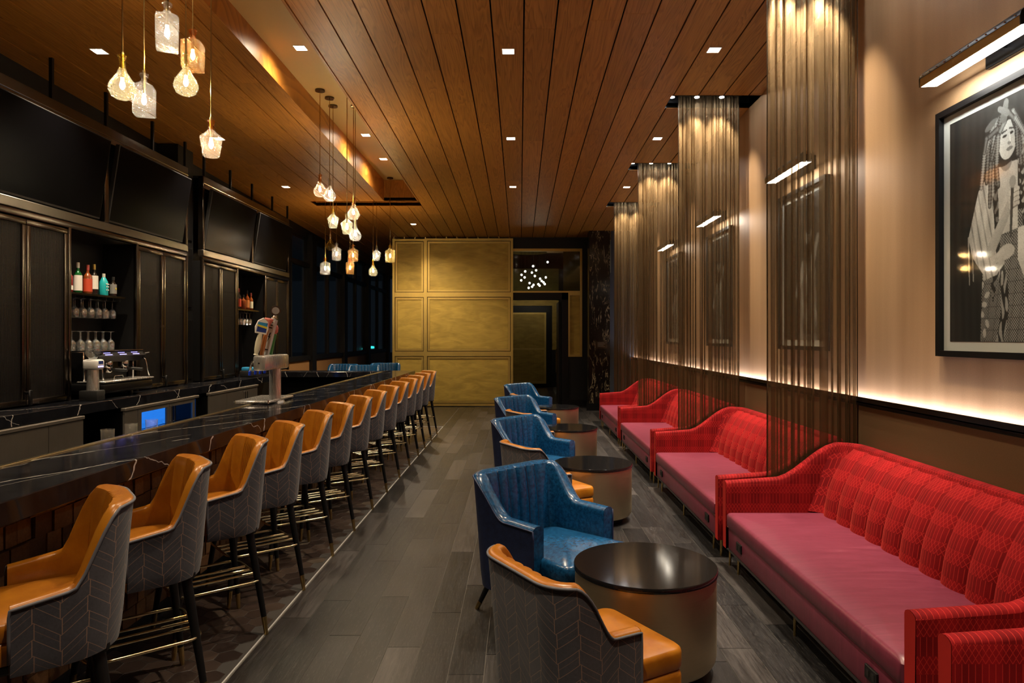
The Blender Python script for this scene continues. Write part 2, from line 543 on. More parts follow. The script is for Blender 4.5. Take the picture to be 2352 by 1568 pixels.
def wall_copper():
    t = NT('copper_wallcovering')
    v = t.pos((1, 1, 1), obj=False)
    st = t.noise(t.pos((1, 2.2, 0.12), obj=False), 2.0, 3.0, 0.5)
    f = t.noise(v, 170.0, 3.0, 0.6)
    c = t.ramp(st, [(0.3, (0.40, 0.235, 0.115)), (0.7, (0.52, 0.325, 0.172))])
    c = t.n('ShaderNodeHueSaturation', {'Color': c, 'Value': t.math('ADD', t.math('MULTIPLY', f, 0.35), 0.82)}).outputs[0]
    t.B(color=c, rough=0.5, metal=0.4, normal=t.bump(f, 0.12, 0.003))
    return t.m
MAT['copper_wallcovering'] = wall_copper()
def wainscot_m():
    t = NT('bronze_wainscot')
    f = t.noise(t.pos((1, 1, 1), obj=False), 170.0, 3.0, 0.6)
    c = t.n('ShaderNodeHueSaturation', {'Color': (0.17, 0.10, 0.045, 1), 'Value': t.math('ADD', t.math('MULTIPLY', f, 0.5), 0.75)}).outputs[0]
    t.B(color=c, rough=0.45, metal=0.4)
    return t.m
MAT['bronze_wainscot'] = wainscot_m()
simple('tan_panel', (0.42, 0.22, 0.085), 0.5, 0.2)

def sheer():
    t = NT('bronze_chain_sheer')
    f = t.noise(t.pos((1, 1, 1), obj=False), 190.0, 2.0, 0.6)
    c = t.ramp(f, [(0.3, (0.060, 0.037, 0.016)), (0.7, (0.23, 0.150, 0.073))])
    t.B(color=c, rough=0.38, metal=0.75, normal=t.bump(f, 0.5, 0.004))
    tr = t.n('ShaderNodeBsdfTransparent', {0: (1.0, 0.94, 0.85, 1)})
    tl = t.n('ShaderNodeBsdfTranslucent', {0: (0.20, 0.13, 0.06, 1)})
    m1 = t.n('ShaderNodeMixShader', {0: 0.18})
    t.t.links.new(t.b.outputs[0], m1.inputs[1]); t.t.links.new(tl.outputs[0], m1.inputs[2])
    m2 = t.n('ShaderNodeMixShader', {0: 0.56})
    t.t.links.new(tr.outputs[0], m2.inputs[1]); t.t.links.new(m1.outputs[0], m2.inputs[2])
    t.t.links.new(m2.outputs[0], t.out.inputs[0])
    return t.m
MAT['bronze_chain_sheer'] = sheer()

def gold_mesh(name='gold_mesh', opac=0.86, col=(0.52, 0.36, 0.075)):
    t = NT(name)
    v = t.pos((1, 1, 1), obj=False)
    s = t.n('ShaderNodeSeparateXYZ', {0: v})
    # brushed sheet with fine punched rows and soft moire
    wob = t.noise(v, 1.1, 2.0)
    wob2 = t.noise(t.pos((1, 1, 3), obj=False), 1.6, 2.0, 0.5, 1.5)
    row = t.math('SINE', t.math('ADD', t.math('MULTIPLY', s.outputs[2], 260.0), t.math('MULTIPLY', wob2, 26.0)))
    colm = t.math('SINE', t.math('MULTIPLY', s.outputs[0], 210.0))
    tex = t.noise(t.pos((3, 3, 40), obj=False), 2.0, 3.0)
    k = t.math('ADD', t.math('MULTIPLY', t.math('ADD', row, colm), 0.07), t.math('ADD', t.math('MULTIPLY', wob2, 0.9), t.math('ADD', t.math('MULTIPLY', tex, 0.3), 0.42)))
    c = t.n('ShaderNodeHueSaturation', {'Color': (*col, 1), 'Value': k}).outputs[0]
    t.B(color=c, rough=0.42, metal=0.35, normal=t.bump(wob, 0.2, 0.05))
    tr = t.n('ShaderNodeBsdfTransparent', {0: (1, 0.9, 0.6, 1)})
    m2 = t.n('ShaderNodeMixShader', {0: opac})
    t.t.links.new(tr.outputs[0], m2.inputs[1]); t.t.links.new(t.b.outputs[0], m2.inputs[2])
    t.t.links.new(m2.outputs[0], t.out.inputs[0])
    MAT[name] = t.m
gold_mesh()

def cabinet_mesh():
    t = NT('ribbed_mesh_glass')
    s = t.n('ShaderNodeSeparateXYZ', {0: t.pos((1, 1, 1), obj=False)})
    rib = t.math('SINE', t.math('MULTIPLY', s.outputs[1], 420.0))
    k = t.math('GREATER_THAN', rib, 0.0)
    t.B(color=(0.009, 0.0075, 0.007), rough=0.45, metal=0.3, normal=t.bump(rib, 0.4, 0.004))
    tr = t.n('ShaderNodeBsdfTransparent', {0: (0.75, 0.72, 0.7, 1)})
    m2 = t.n('ShaderNodeMixShader', {0: t.math('ADD', t.math('MULTIPLY', k, 0.3), 0.5)})
    t.t.links.new(tr.outputs[0], m2.inputs[1]); t.t.links.new(t.b.outputs[0], m2.inputs[2])
    t.t.links.new(m2.outputs[0], t.out.inputs[0])
    MAT['ribbed_mesh_glass'] = t.m
cabinet_mesh()

def clear_glass(name, tint=(1, 1, 1), refl=0.12, body=(0.9, 0.9, 0.9), bodyf=0.0, rough=0.05, cut=0.0, cutscale=40.0):
    """thin glass: see-through with a surface reflection and, for cut glass, a scattering body"""
    t = NT(name)
    tr = t.n('ShaderNodeBsdfTransparent', {0: (*tint, 1)})
    lw = t.n('ShaderNodeLayerWeight', {'Blend': 0.5})
    gl = t.n('ShaderNodeBsdfGlossy', {0: (1, 1, 1, 1), 'Roughness': rough})
    if cut:
        v = t.n('ShaderNodeTexVoronoi', {'Vector': t.pos((1, 1, 1)), 'Scale': cutscale}, feature='F2').outputs[0]
        nb = t.bump(v, cut, 0.02)
        t.set(gl.inputs['Normal'], nb); t.set(lw.inputs['Normal'], nb)
    last = tr
    if bodyf:
        tl = t.n('ShaderNodeBsdfTranslucent', {0: (*body, 1)})
        mb = t.n('ShaderNodeMixShader', {0: bodyf})
        if cut:
            vr = t.ramp(v, [(0.25, (bodyf * 0.15,) * 3), (0.7, (min(1, bodyf * 2.4),) * 3)])
            t.set(mb.inputs[0], vr)
        t.t.links.new(tr.outputs[0], mb.inputs[1]); t.t.links.new(tl.outputs[0], mb.inputs[2])
        last = mb
    f = t.math('MINIMUM', t.math('ADD', t.math('MULTIPLY', t.math('POWER', lw.outputs[1], 4.0), 0.7), refl), 1.0)
    m = t.n('ShaderNodeMixShader', {0: f})
    t.t.links.new(last.outputs[0], m.inputs[1]); t.t.links.new(gl.outputs[0], m.inputs[2])
    t.t.links.new(m.outputs[0], t.out.inputs[0])
    MAT[name] = t.m
clear_glass('tumbler_glass', (0.95, 0.96, 0.96), 0.04, (0.8, 0.8, 0.8), 0.01)
clear_glass('glassware', (0.93, 0.95, 0.95), 0.20, (0.8, 0.8, 0.8), 0.05, 0.08)
clear_glass('picture_glass', (0.97, 0.98, 0.97), 0.015)
clear_glass('window_glass', (0.5, 0.55, 0.55), 0.04)
clear_glass('cut_clear', (0.95, 0.96, 0.97), 0.05, (0.95, 0.95, 0.95), 0.011, 0.1, 0.7, 70.0)
clear_glass('cut_amber', (0.98, 0.62, 0.28), 0.05, (1.0, 0.52, 0.16), 0.011, 0.1, 0.7, 70.0)
clear_glass('cut_gold', (0.98, 0.82, 0.35), 0.05, (1.0, 0.72, 0.22), 0.011, 0.1, 0.7, 70.0)
clear_glass('cut_straw', (0.97, 0.95, 0.75), 0.05, (1.0, 0.93, 0.66), 0.011, 0.1, 0.7, 70.0)
clear_glass('cut_blush', (0.98, 0.85, 0.72), 0.05, (1.0, 0.80, 0.62), 0.011, 0.1, 0.7, 70.0)
t_ = NT('print_black_white')
t_.B(color=t_.n('ShaderNodeVertexColor', layer_name='Col').outputs[0], rough=0.6)
MAT['print'] = t_.m

# ------------------------------------------------------------------ the room
XL, XR, YB, YE, YF = -4.75, 2.57, 16.19, 24.4, -3.0
STRIP_X = -1.42
SLOTS = [(1.62, 2.57, y - 0.33, y + 0.05) for y in (5.03, 7.56, 10.15, 12.72)]
RECESS = (-2.46, -1.835, -1.0, 12.28)
CROSS = (-3.80, -1.835, 12.31, 12.70)
DOWN = [(-0.105, 3.60, 'c'), (-0.105, 6.17, 'c'), (-0.115, 8.69, 'c'), (-0.115, 11.23, 'c'), (-0.115, 1.0, 'c'),
        (1.755, 1.05, 'r'), (1.755, 3.58, 'r'), (1.755, 6.14, 'r'), (1.76, 8.69, 'r'), (1.77, 11.25, 'r'),
        (-3.82, 6.17, 'l'), (-3.85, 8.70, 'l'), (-3.87, 11.23, 'l'), (-3.82, 3.6, 'l'), (-2.27, 14.5, 'l')]  # nearest ones of each row are out of view, added for fill light
DS = 0.058
down_holes = [(x - DS, x + DS, y - DS, y + DS) for x, y, k in DOWN]

# floor slab with separate planks
mb = MB().box(XL - 0.05, XR + 0.05, YF, YE + 2, -0.12, -0.003)
floor = structure(mb.build('floor', MAT['floor_joint']))
PW = 0.176
count = 0
rows = int((XR - STRIP_X) / PW) + 1
for i in range(rows):
    x0 = STRIP_X + 0.012 + i * PW; x1 = min(x0 + PW, XR)
    y = 2.0 - rng.random() * 1.1
    while y < YB:
        L = rng.choice([1.15, 1.2, 1.25]); y1 = min(y + L, YB)
        if y1 > 2.0 and x1 - x0 > 0.02:
            MB().box(x0 + 0.0018, x1 - 0.0018, y + 0.0018, y1 - 0.0018, -0.004, 0.0).build('plank', MAT['floor_oak_grey'], floor)
            count += 1
        y = y1
o = MB()
for i in range(rows):
    x0 = STRIP_X + 0.012 + i * PW; x1 = min(x0 + PW, XR)
    if x1 - x0 > 0.02: o.box(x0 + .0013, x1 - .0013, YF, 0.9, -0.012, 0.0)
for i in range(7):
    o.box(-0.2 + i * PW, -0.2 + (i + 1) * PW - .003, YB + .0, YE + 2, -0.012, 0.0)
o.box(-4.8, -1.42, 12.62, YE, -0.012, 0.0)
tag(o.build('plank_field', MAT['floor_oak_grey'], floor), kind='stuff')

# hexagon tile strip below the stools with a metal edge
hexs = []
HR = 0.072
k = 0
yy = 2.0
while yy < 12.5:
    xx = -2.13 + (HR * 0.866 if k % 2 else 0)
    while xx < STRIP_X - 0.03:
        hexs.append((xx, yy)); xx += HR * 1.732
    yy += HR * 1.5; k += 1
MB().box(-4.75, STRIP_X - 0.004, YF, 12.6, -0.011, -0.002).build('tile_bed', MAT['hex_grout'], floor)
hm = MB().lathe([(HR * 0.965, -0.006), (HR * 0.965, -0.0008), (HR * 0.94, 0.0)], 6)
hm.xf(Matrix.Rotation(R(30), 4, 'Z'))
hmesh = hm.mesh('hex_tile', MAT['hex_tile_brown'])
vis = sorted(hexs, key=lambda p: p[1] - 0.6 * p[0])
for (x, y) in vis[:300]:
    put('hex_tile', hmesh, floor, (x, y, 0))
o = MB()
for (x, y) in vis[300:]:
    o.add([(x + HR * 0.965 * math.cos(R(30 + 60 * i)), y + HR * 0.965 * math.sin(R(30 + 60 * i)), 0.0) for i in range(6)], [(0, 1, 2, 3, 4, 5)])
tag(o.build('hex_tile_field', MAT['hex_tile_brown'], floor), kind='stuff')
structure(MB().box(STRIP_X - 0.004, STRIP_X + 0.004, YF, 12.55, -0.01, 0.0012).box(-2.2, STRIP_X + .004, 12.55, 12.56, -.01, .0012).build('trim_1', simple('edge_strip', (0.75, 0.74, 0.72), 0.35, 0.3)))

# ceiling: dark backing + separate timber planks
ceil_holes = SLOTS + [RECESS, CROSS]
o = MB()
def slab(o, r, z0, z1):
    x0, x1, y0, y1 = r
    o.add([(x0, y0, zc(y0) + z0), (x1, y0, zc(y0) + z0), (x1, y1, zc(y1) + z0), (x0, y1, zc(y1) + z0),
           (x0, y0, zc(y0) + z1), (x1, y0, zc(y0) + z1), (x1, y1, zc(y1) + z1), (x0, y1, zc(y1) + z1)],
          [(0, 3, 2, 1), (4, 5, 6, 7), (0, 1, 5, 4), (1, 2, 6, 5), (2, 3, 7, 6), (3, 0, 4, 7)])
for r in rects_minus((XL, XR, YF, YE + 2), ceil_holes + down_holes):
    slab(o, r, 0.022, 0.06)
ceiling = structure(o.build('ceiling', MAT['dark_void']))
CP = 0.267
k0 = int(math.floor((XL - 0.034) / CP))
for k in range(k0, 10):
    x0 = max(0.034 + k * CP + 0.0065, XL); x1 = min(0.034 + (k + 1) * CP - 0.0065, XR - 0.003)
    if x1 - x0 < 0.03: continue
    yend = YE if x1 < -2.9 else YB + 0.05
    y = -2.6 + rng.random() * 2.4
    y = min(y, 0)
    while y < yend:
        y1 = min(y + 3.05, yend)
        o = MB()
        for r in rects_minus((x0, x1, y + 0.001, y1 - 0.001), ceil_holes + down_holes):
            slab(o, r, 0.0, 0.021)
        if o.v:
            o.build('plank', MAT['ceiling_walnut'], ceiling)
        y = y1
# pendant recess, with level top
ZR = 4.49
x0, x1, y0, y1 = RECESS
o = MB()
x0 += .003
o.add([(x0, y0, zc(y0) - .001), (x0, y1, zc(y1) - .001), (x0, y1, ZR), (x0, y0, ZR)], [(0, 1, 2, 3)])
o.add([(x0 - .02, y0, zc(y0)), (x0 - .02, y1, zc(y1)), (x0 - .02, y1, ZR), (x0 - .02, y0, ZR)], [(3, 2, 1, 0)])
o.add([(x0, y1, zc(y1)), (x1, y1, zc(y1)), (x1, y1, ZR), (x0, y1, ZR)], [(0, 1, 2, 3)])
o.add([(x1, y0, zc(y0)), (x1, y1, zc(y1)), (x1, y1, ZR), (x1, y0, ZR)], [(3, 2, 1, 0)])
o.build('recess_wall', MAT['ceiling_walnut'], ceiling)
REC_DOWN = [(-2.155, 6.67), (-2.165, 9.55), (-2.175, 10.83), (-2.155, 4.0), (-2.155, 1.5)]
o = MB()
for r in rects_minus((x0, x1, y0, y1), [(x - DS, x + DS, y - DS, y + DS) for x, y in REC_DOWN]):
    o.box(r[0], r[1], r[2], r[3], ZR, ZR + 0.03)
o.build('recess_soffit', MAT['ceiling_gold_paint'], ceiling)
o = MB()
for a, b, h in ((0.0, 0.012, -0.012), (-0.016, -0.004, -0.006)):
    o.add([(x1 + a, y0, zc(y0) + h), (x1 + b, y0, zc(y0) + h), (x1 + b, y1, zc(y1) + h), (x1 + a, y1, zc(y1) + h),
           (x1 + a, y0, zc(y0) + 0.02), (x1 + b, y0, zc(y0) + 0.02), (x1 + b, y1, zc(y1) + 0.02), (x1 + a, y1, zc(y1) + 0.02)],
          [(0, 3, 2, 1), (4, 5, 6, 7), (0, 1, 5, 4), (1, 2, 6, 5), (2, 3, 7, 6), (3, 0, 4, 7)])
o.build('edge_moulding', MAT['ceiling_walnut'], ceiling)
# slots
def slot_box(r, h, m, name):
    x0, x1, y0, y1 = r
    z = zc((y0 + y1) / 2)
    o = MB()
    o.add([(x0, y0, z), (x1, y0, z), (x1, y1, z), (x0, y1, z), (x0, y0, z + h), (x1, y0, z + h), (x1, y1, z + h), (x0, y1, z + h)],
          [(4, 7, 6, 5), (0, 4, 5, 1), (1, 5, 6, 2), (2, 6, 7, 3), (3, 7, 4, 0)])
    o.build(name, m, ceiling)
slot_box(CROSS, 0.25, MAT['ceiling_walnut'], 'cross_slot')
for r in SLOTS:
    slot_box(r, 0.32, MAT['black_paint'], 'curtain_slot')

# right wall: copper wallcovering above, bronze wainscot with a light ledge
RAIL = 1.20
structure(MB().box(XR, XR + 0.12, YF, YB + 1, 0, 5.0).build('wall_right', MAT['copper_wallcovering']))
o = MB()
ys = [YF, -0.1, 2.45, 5.03, 7.56, 10.15, 12.72, 15.3]
for a, b in zip(ys[:-1], ys[1:]):
    o.box(2.505, XR, a + 0.004, b - 0.004, 0.0, RAIL - 0.055)
wain = structure(o.build('trim_2', MAT['bronze_wainscot']))
MB().box(2.515, XR, YF, 15.3, RAIL - 0.055, RAIL - 0.03).build('shadow_gap', MAT['black_paint'], wain)
MB().box(2.49, 2.502, YF, 15.3, RAIL - 0.03, RAIL + 0.012).box(2.49, XR, YF, 15.3, RAIL - .032, RAIL - .022).build('cap_rail', MAT['bronze_frame'], wain)
MB().box(2.512, 2.555, YF, 15.3, RAIL - 0.018, RAIL - 0.010).build('light_strip', MAT['led_strip'], wain)

# left wall and the window run beyond the bar
o = MB()
o.box(XL - 0.15, XL, YF, 12.85, 0, 5.0)
o.box(XL - 0.15, XL, 12.85, YE + 2, 3.85, 5.0)
wall_left = structure(o.build('wall_left', MAT['black_paint']))
wy = [12.85, 15.55, 18.35, 21.2, 24.4]
for i, (a, b) in enumerate(zip(wy[:-1], wy[1:])):
    fr = MB()
    fr.box(XL - 0.10, XL + 0.10, b - 0.30, b, 0, 3.95)
    fr.box(XL - 0.06, XL + 0.06, a, b, 1.14, 1.24)
    fr.box(XL - 0.06, XL + 0.04, a, b, 3.2, 3.3)
    fr.box(XL - 0.06, XL + 0.03, (a + b - .3) / 2 - 0.03, (a + b - .3) / 2 + 0.03, 1.2, 3.9)
    wn = structure(fr.build('window_%d' % (i + 1), MAT['black_paint']))
    mid = (a + b - .3) / 2
    for c, d in ((a + .01, mid - .03), (mid + .03, b - .31)):
        MB().box(XL - 0.03, XL - 0.02, c, d, 1.24, 3.2).build('pane', MAT['window_glass'], wn)
        MB().box(XL - 0.03, XL - 0.02, c, d, 3.3, 3.88).build('pane', MAT['window_glass'], wn)
    MB().box(XL - 0.06, XL + 0.02, a, b - 0.30, 0, 1.13).build('panel', MAT['tan_panel'], wn)
structure(MB().box(XL - .2, XR + .2, YF - 0.12, YF, 0, 5).build('wall_front', MAT['tan_panel']))

# end wall: black wall with door opening, transom and gold mesh strips
def XP(px, Y=YB): return (px - 1194) * Y / FPX
def ZP(py, Y=YB): return CAMZ + (774 - py) * Y / FPX
o = MB()
hole = [(XP(1060), XP(1290), -1, ZP(688)), (XP(1060), XP(1335), ZP(672), ZP(573)), (XP(1305), XP(1335), ZP(818), ZP(672))]
for r in rects_minus((XP(1100), XP(1352), 0, 4.05), hole):
    o.box(r[0], r[1], YB, YB + 0.14, r[2], r[3])
o.box(XP(1100) - 2.0, XP(1100), YB + .55, YB + .7, 0, 4.05)
wall_back = structure(o.build('wall_back', MAT['black_paint']))
o = MB()
for r in rects_minus((XP(1170), XP(1337), ZP(673), ZP(571)), [(XP(1170), XP(1332), ZP(668), ZP(577))]):
    o.box(r[0], r[1], YB - 0.02, YB + 0.02, r[2], r[3])
for r in rects_minus((XP(1305), XP(1337), ZP(819), ZP(673)), [(XP(1309), XP(1332), ZP(814), ZP(678))]):
    o.box(r[0], r[1], YB - 0.02, YB + 0.02, r[2], r[3])
o.build('transom_frame', MAT['gold_frame'], wall_back)
MB().box(XP(1309), XP(1332), YB + .03, YB + .04, ZP(814), ZP(678)).build('mesh_strip', MAT['gold_mesh'], wall_back)
MB().box(XP(1294), XP(1332), YB + .05, YB + .055, ZP(668), ZP(577)).build('mesh_strip', MAT['gold_mesh'], wall_back)
MB().box(XP(1170), XP(1332), YB + .01, YB + .014, ZP(668), ZP(577)).build('transom_pane', MAT['window_glass'], wall_back)
# door casing
o = MB().box(XP(1290), XP(1305), YB - .03, YB + .2, 0, ZP(672)).box(XP(1100), XP(1305), YB - .03, YB + .2, ZP(688), ZP(672))
door1 = structure(o.build('door_1', MAT['black_metal']))
MB().box(XP(1284), XP(1290), YB + .2, YB + 1.1, 0.02, ZP(692)).build('door_leaf', MAT['black_metal'], door1)
MB().cyl((XP(1283), YB + 1.0, 0.75), (XP(1283), YB + 1.0, 1.35), 0.012).build('pull_handle', MAT['brass'], door1)
# angled return and dark baseboard
o = MB().add([(XP(1352), YB, 0), (1.56, 15.35, 0), (1.56, 15.35, 4.1), (XP(1352), YB, 4.1)], [(0, 1, 2, 3)])
structure(o.build('wall_return', MAT['black_paint']))
structure(MB().box(XP(1305), XP(1352), YB - .03, YB, 0, .16).box(1.5, 2.2, 15.26, 15.3, 0, .16).build('baseboard_back', MAT['black_metal']))
structure(MB().box(2.02, 2.06, 15.33, 15.36, 0, 3.1).box(2.06, XR, 15.33, 15.36, 0, 4.1).build('door_2', simple('slate_door', (0.05, 0.06, 0.085), 0.5)))
# room beyond the door
o = MB()
Y2 = 22.5
o.box(-0.6, 2.6, Y2, Y2 + .1, 0, 4.05)
o.box(2.2, 2.3, YB + .14, Y2, 0, 4.05)
o.box(-0.6, -0.5, YB + .8, Y2, 0, 4.05)
structure(o.build('wall_lobby', MAT['black_paint']))
def X2(px): return XP(px, Y2)
def Z2(py): return ZP(py, Y2)
o = MB()
for r in rects_minus((X2(1150), X2(1266), 0, Z2(703)), [(X2(1150), X2(1255), -1, Z2(717))]):
    o.box(r[0], r[1], Y2 - .1, Y2, r[2], r[3])
d3 = structure(o.build('door_3', MAT['black_metal']))
o = MB()
for r in rects_minus((X2(1150), X2(1254), 0.12, Z2(718)), [(X2(1150), X2(1250), .2, Z2(803)), (X2(1150), X2(1250), Z2(799), Z2(722))]):
    o.box(r[0], r[1], Y2 - .16, Y2 - .12, r[2], r[3])
o.build('leaf_frame', MAT['gold_frame'], d3)
MB().box(X2(1150), X2(1250), Y2 - .15, Y2 - .14, .16, Z2(720)).build('leaf_mesh', MAT['gold_mesh'], d3)
MB().box(X2(1268), X2(1283), Y2 - .05, Y2 - .01, Z2(803), Z2(702)).box(X2(1150), X2(1283), Y2 - .05, Y2 - .01, Z2(702), Z2(570)).build('wall_mesh', MAT['gold_mesh'], d3)
# sliding gold mesh screen
scr = thing('sliding_screen', 'tall brass framed screen of six golden woven mesh panels closing the far end', 'screen', (0, YB - 0.12, 0))
def screen_leaf(x0, x1, yo):
    fr = MB()
    zs = [ZP(931), ZP(812), ZP(677), ZP(549)]
    fw = 0.055
    for r in rects_minus((x0, x1, zs[0], zs[3]), [(x0 + fw, x1 - fw, zs[i] + fw, zs[i + 1] - (fw if i < 2 else fw)) for i in range(3)]):
        fr.box(r[0], r[1], yo, yo + 0.05, r[2], r[3])
    for i in range(3):
        a = (x0 + fw + .014, x1 - fw - .014, zs[i] + fw + .014, zs[i + 1] - fw - .014)
        for r in rects_minus(a, [(a[0] + .045, a[1] - .045, a[2] + .045, a[3] - .045)]):
            fr.box(r[0], r[1], yo + .018, yo + 0.04, r[2], r[3])
    fr.build('frame', MAT['gold_frame'], scr)
    for i in range(3):
        MB().box(x0 + fw + .062, x1 - fw - .062, yo + .036, yo + .042, zs[i] + fw + .062, zs[i + 1] - fw - .062).build('mesh_panel', MAT['gold_mesh'], scr)
        MB().box(x0 + fw, x1 - fw, yo + .044, yo + .048, zs[i] + fw, zs[i + 1] - fw).build('backing', MAT['gap_shade_bronze'], scr)  # dark sheet shows in the frame gaps in place of cast shadow lines
screen_leaf(XP(902), XP(979), 0.08)
screen_leaf(XP(977), XP(1178.5), 0.0)
for i in range(12):
    x = XP(905 + i * 24)
    MB().box(x, x + .03, .02, .05, ZP(549), ZP(543)).build('hanger', MAT['brass'], scr)

# veined stone column with a small plaque
col = thing('stone_column', 'dark stone column with gold veining beside the last sofa', 'column', (0, 0, 0))
MB().box(1.565, 2.03, 15.3, 15.75, .0, 4.06).build('shaft', MAT['gold_vein_marble'], col)
MB().box(1.55, 2.05, 15.27, 15.77, .0, .15).build('plinth', MAT['black_metal'], col)
pq = thing('wall_plaque', 'small dark plaque with pale lines of writing on the stone column', 'sign', (0, 15.297, 0))
MB().box((1368 - 1194) * 15.3 / FPX, (1394 - 1194) * 15.3 / FPX, -.012, 0, 1.40, 1.56).build('plate', MAT['bronze_frame'], pq)
o = MB()
for i in range(4):
    o.box(1.75, 1.92 - .03 * (i % 2), -.0135, -.012, 1.44 + i * .026, 1.447 + i * .026)
o.build('lettering', MAT['label_grey'], pq)

# ------------------------------------------------------------------ ceiling downlights
def downlight(x, y, z, slope, label, watts, cat='downlight', group='square ceiling downlights', spot=R(92), col=WARM, trim=True):
    t = thing('downlight', label, cat, (x, y, z), 0, group)
    s = DS
    o = MB()
    a, b = s, s * 0.72
    hh = 0.07
    vs = [(-a, -a, slope * -a), (a, -a, slope * -a), (a, a, slope * a), (-a, a, slope * a), (-b, -b, hh), (b, -b, hh), (b, b, hh), (-b, b, hh)]
    # slope: ceiling falls with +y
    o.add(vs, [(0, 4, 5, 1), (1, 5, 6, 2), (2, 6, 7, 3), (3, 7, 4, 0)])
    o.build('reflector', MAT['white_paint'], t)
    MB().box(-b, b, -b, b, hh, hh + .004).build('lens', MAT['lamp_white'], t)
    o = MB()
    for r in rects_minus((-a, a, -a, a), [(-a + .006, a - .006, -a + .006, a - .006)]):
        o.box(r[0], r[1], r[2], r[3], -.004 + slope * 0, .004)
    o.build('trim', MAT['white_paint'], t)
    ld = bpy.data.lights.new('downlight_lamp', 'SPOT')
    ld.energy = watts; ld.color = col; ld.spot_size = spot; ld.spot_blend = 0.85; ld.shadow_soft_size = 0.04
    lo = bpy.data.objects.new('lamp', ld)
    COL.objects.link(lo); lo.parent = t; lo.location = (0, 0, 0.02)
    return t
rowname = {'c': 'over the central aisle', 'r': 'over the sofas', 'l': 'over the bar shelves'}
seen = {}
for x, y, k in sorted(DOWN, key=lambda d: d[1]):
    n = seen.get(k, 0); seen[k] = n + 1
    lab = 'square recessed downlight in the timber ceiling %s, %s from the camera' % (rowname[k], ORD[n])
    if y > 14: lab = 'square recessed downlight in the timber ceiling nearest the golden screen'
    downlight(x, y, zc(y), -0.0218, lab, DOWN_W * (1.25 if y > 14 else 1.65 if k == 'r' else 1.0), spot=R(150) if y > 14 else R({'r': 58, 'c': 84, 'l': 100}[k]))
for i, (x, y) in enumerate(sorted(REC_DOWN, key=lambda d: d[1])):
    downlight(x, y, ZR, 0, 'square downlight in the raised golden pendant recess, %s from the camera' % ORD[i], RECESS_W, spot=R(165))

# ------------------------------------------------------------------ sheer curtains and their spotlights
def curtain(y, x0, x1, seed, label):
    rr = random.Random(seed)
    ns = 700
    ph = [0.0]; pers = [.05]
    fr = 0
    per = 0.05
    for i in range(ns):
        if i % 23 == 0: per = rr.choice([0.028, 0.04, 0.055, 0.08, 0.12])
        ph.append(ph[-1] + 2 * PI * (x1 - x0) / ns / per); pers.append(pers[-1] * .8 + per * .2)
    amp = [0.027 + 0.012 * math.sin(i * 0.031 + seed) + 0.005 * math.sin(i * 0.11 + 2 * seed) for i in range(ns + 1)]
    zs = [0.02, 0.6, 1.2, 1.8, 2.4, 3.0, 3.6, zc(y) + 0.12]
    P = []
    for i in range(ns + 1):
        row = []
        for j, z in enumerate(zs):
            g = 0.75 + 0.35 * math.sin(j * 0.8 + i * 0.006 + seed) * 0.4
            xx = x0 + (x1 - x0) * i / ns + 0.26 * pers[i] * math.sin(2 * ph[i] + .1 * j)
            row.append((xx, y + amp[i] * g * math.sin(ph[i] + 0.15 * j), z))
        P.append(row)
    t = thing('sheer_curtain', label, 'curtain', (0, 0, 0), 0, 'bronze sheer curtains between the sofas')
    MB().grid(P).build('sheer', MAT['bronze_chain_sheer'], t, 'all')
    MB().box(x0 - .03, x1 + .03, y - .015, y + .015, zc(y) + .12, zc(y) + .15).build('track', MAT['black_metal'], t)
    # weighted hems at both sides
    o = MB()
    for xx in (x0, x1):
        o.tube([(xx, y + .004 * math.sin(z * 3), z) for z in zs], 0.003, 6)
    o.build('side_hem', MAT['bronze_frame'], t, True)
CURT = [(5.03, 1.83, 2.50), (7.56, 1.765, 2.44), (10.15, 1.765, 2.44), (12.72, 1.765, 2.44)]
for i, (y, a, b) in enumerate(CURT):
    curtain(y, a, b, 3 + i, 'bronze metallic sheer curtain hanging from its ceiling slot, %s from the camera' % ORD[i])
    for j, x in enumerate((1.66, 1.93, 2.2)):
        z = zc(y) + 0.05
        t = thing('slot_spotlight', '%s small spotlight from the aisle in the ceiling slot of the %s curtain' % (['first', 'second', 'third'][j], ORD[i]), 'spotlight', (x, y - 0.16, z), 0, 'curtain spotlights')
        MB().cyl((0, 0, 0), (0, 0, 0.1), 0.03, 0.03, 14).build('housing', MAT['black_metal'], t, True)
        MB().cyl((0, 0, -.006), (0, 0, -.001), 0.024, 0.024, 14).build('lens', MAT['slot_lens'], t)
        ld = bpy.data.lights.new('slot_lamp', 'SPOT')
        ld.energy = SLOT_W; ld.color = (1.0, 0.86, 0.66); ld.spot_size = R(72); ld.spot_blend = 0.8; ld.shadow_soft_size = 0.02
        lo = bpy.data.objects.new('lamp', ld); COL.objects.link(lo); lo.parent = t; lo.location = (0, 0, -.02)
        lo.rotation_euler = (R(10), 0, 0)

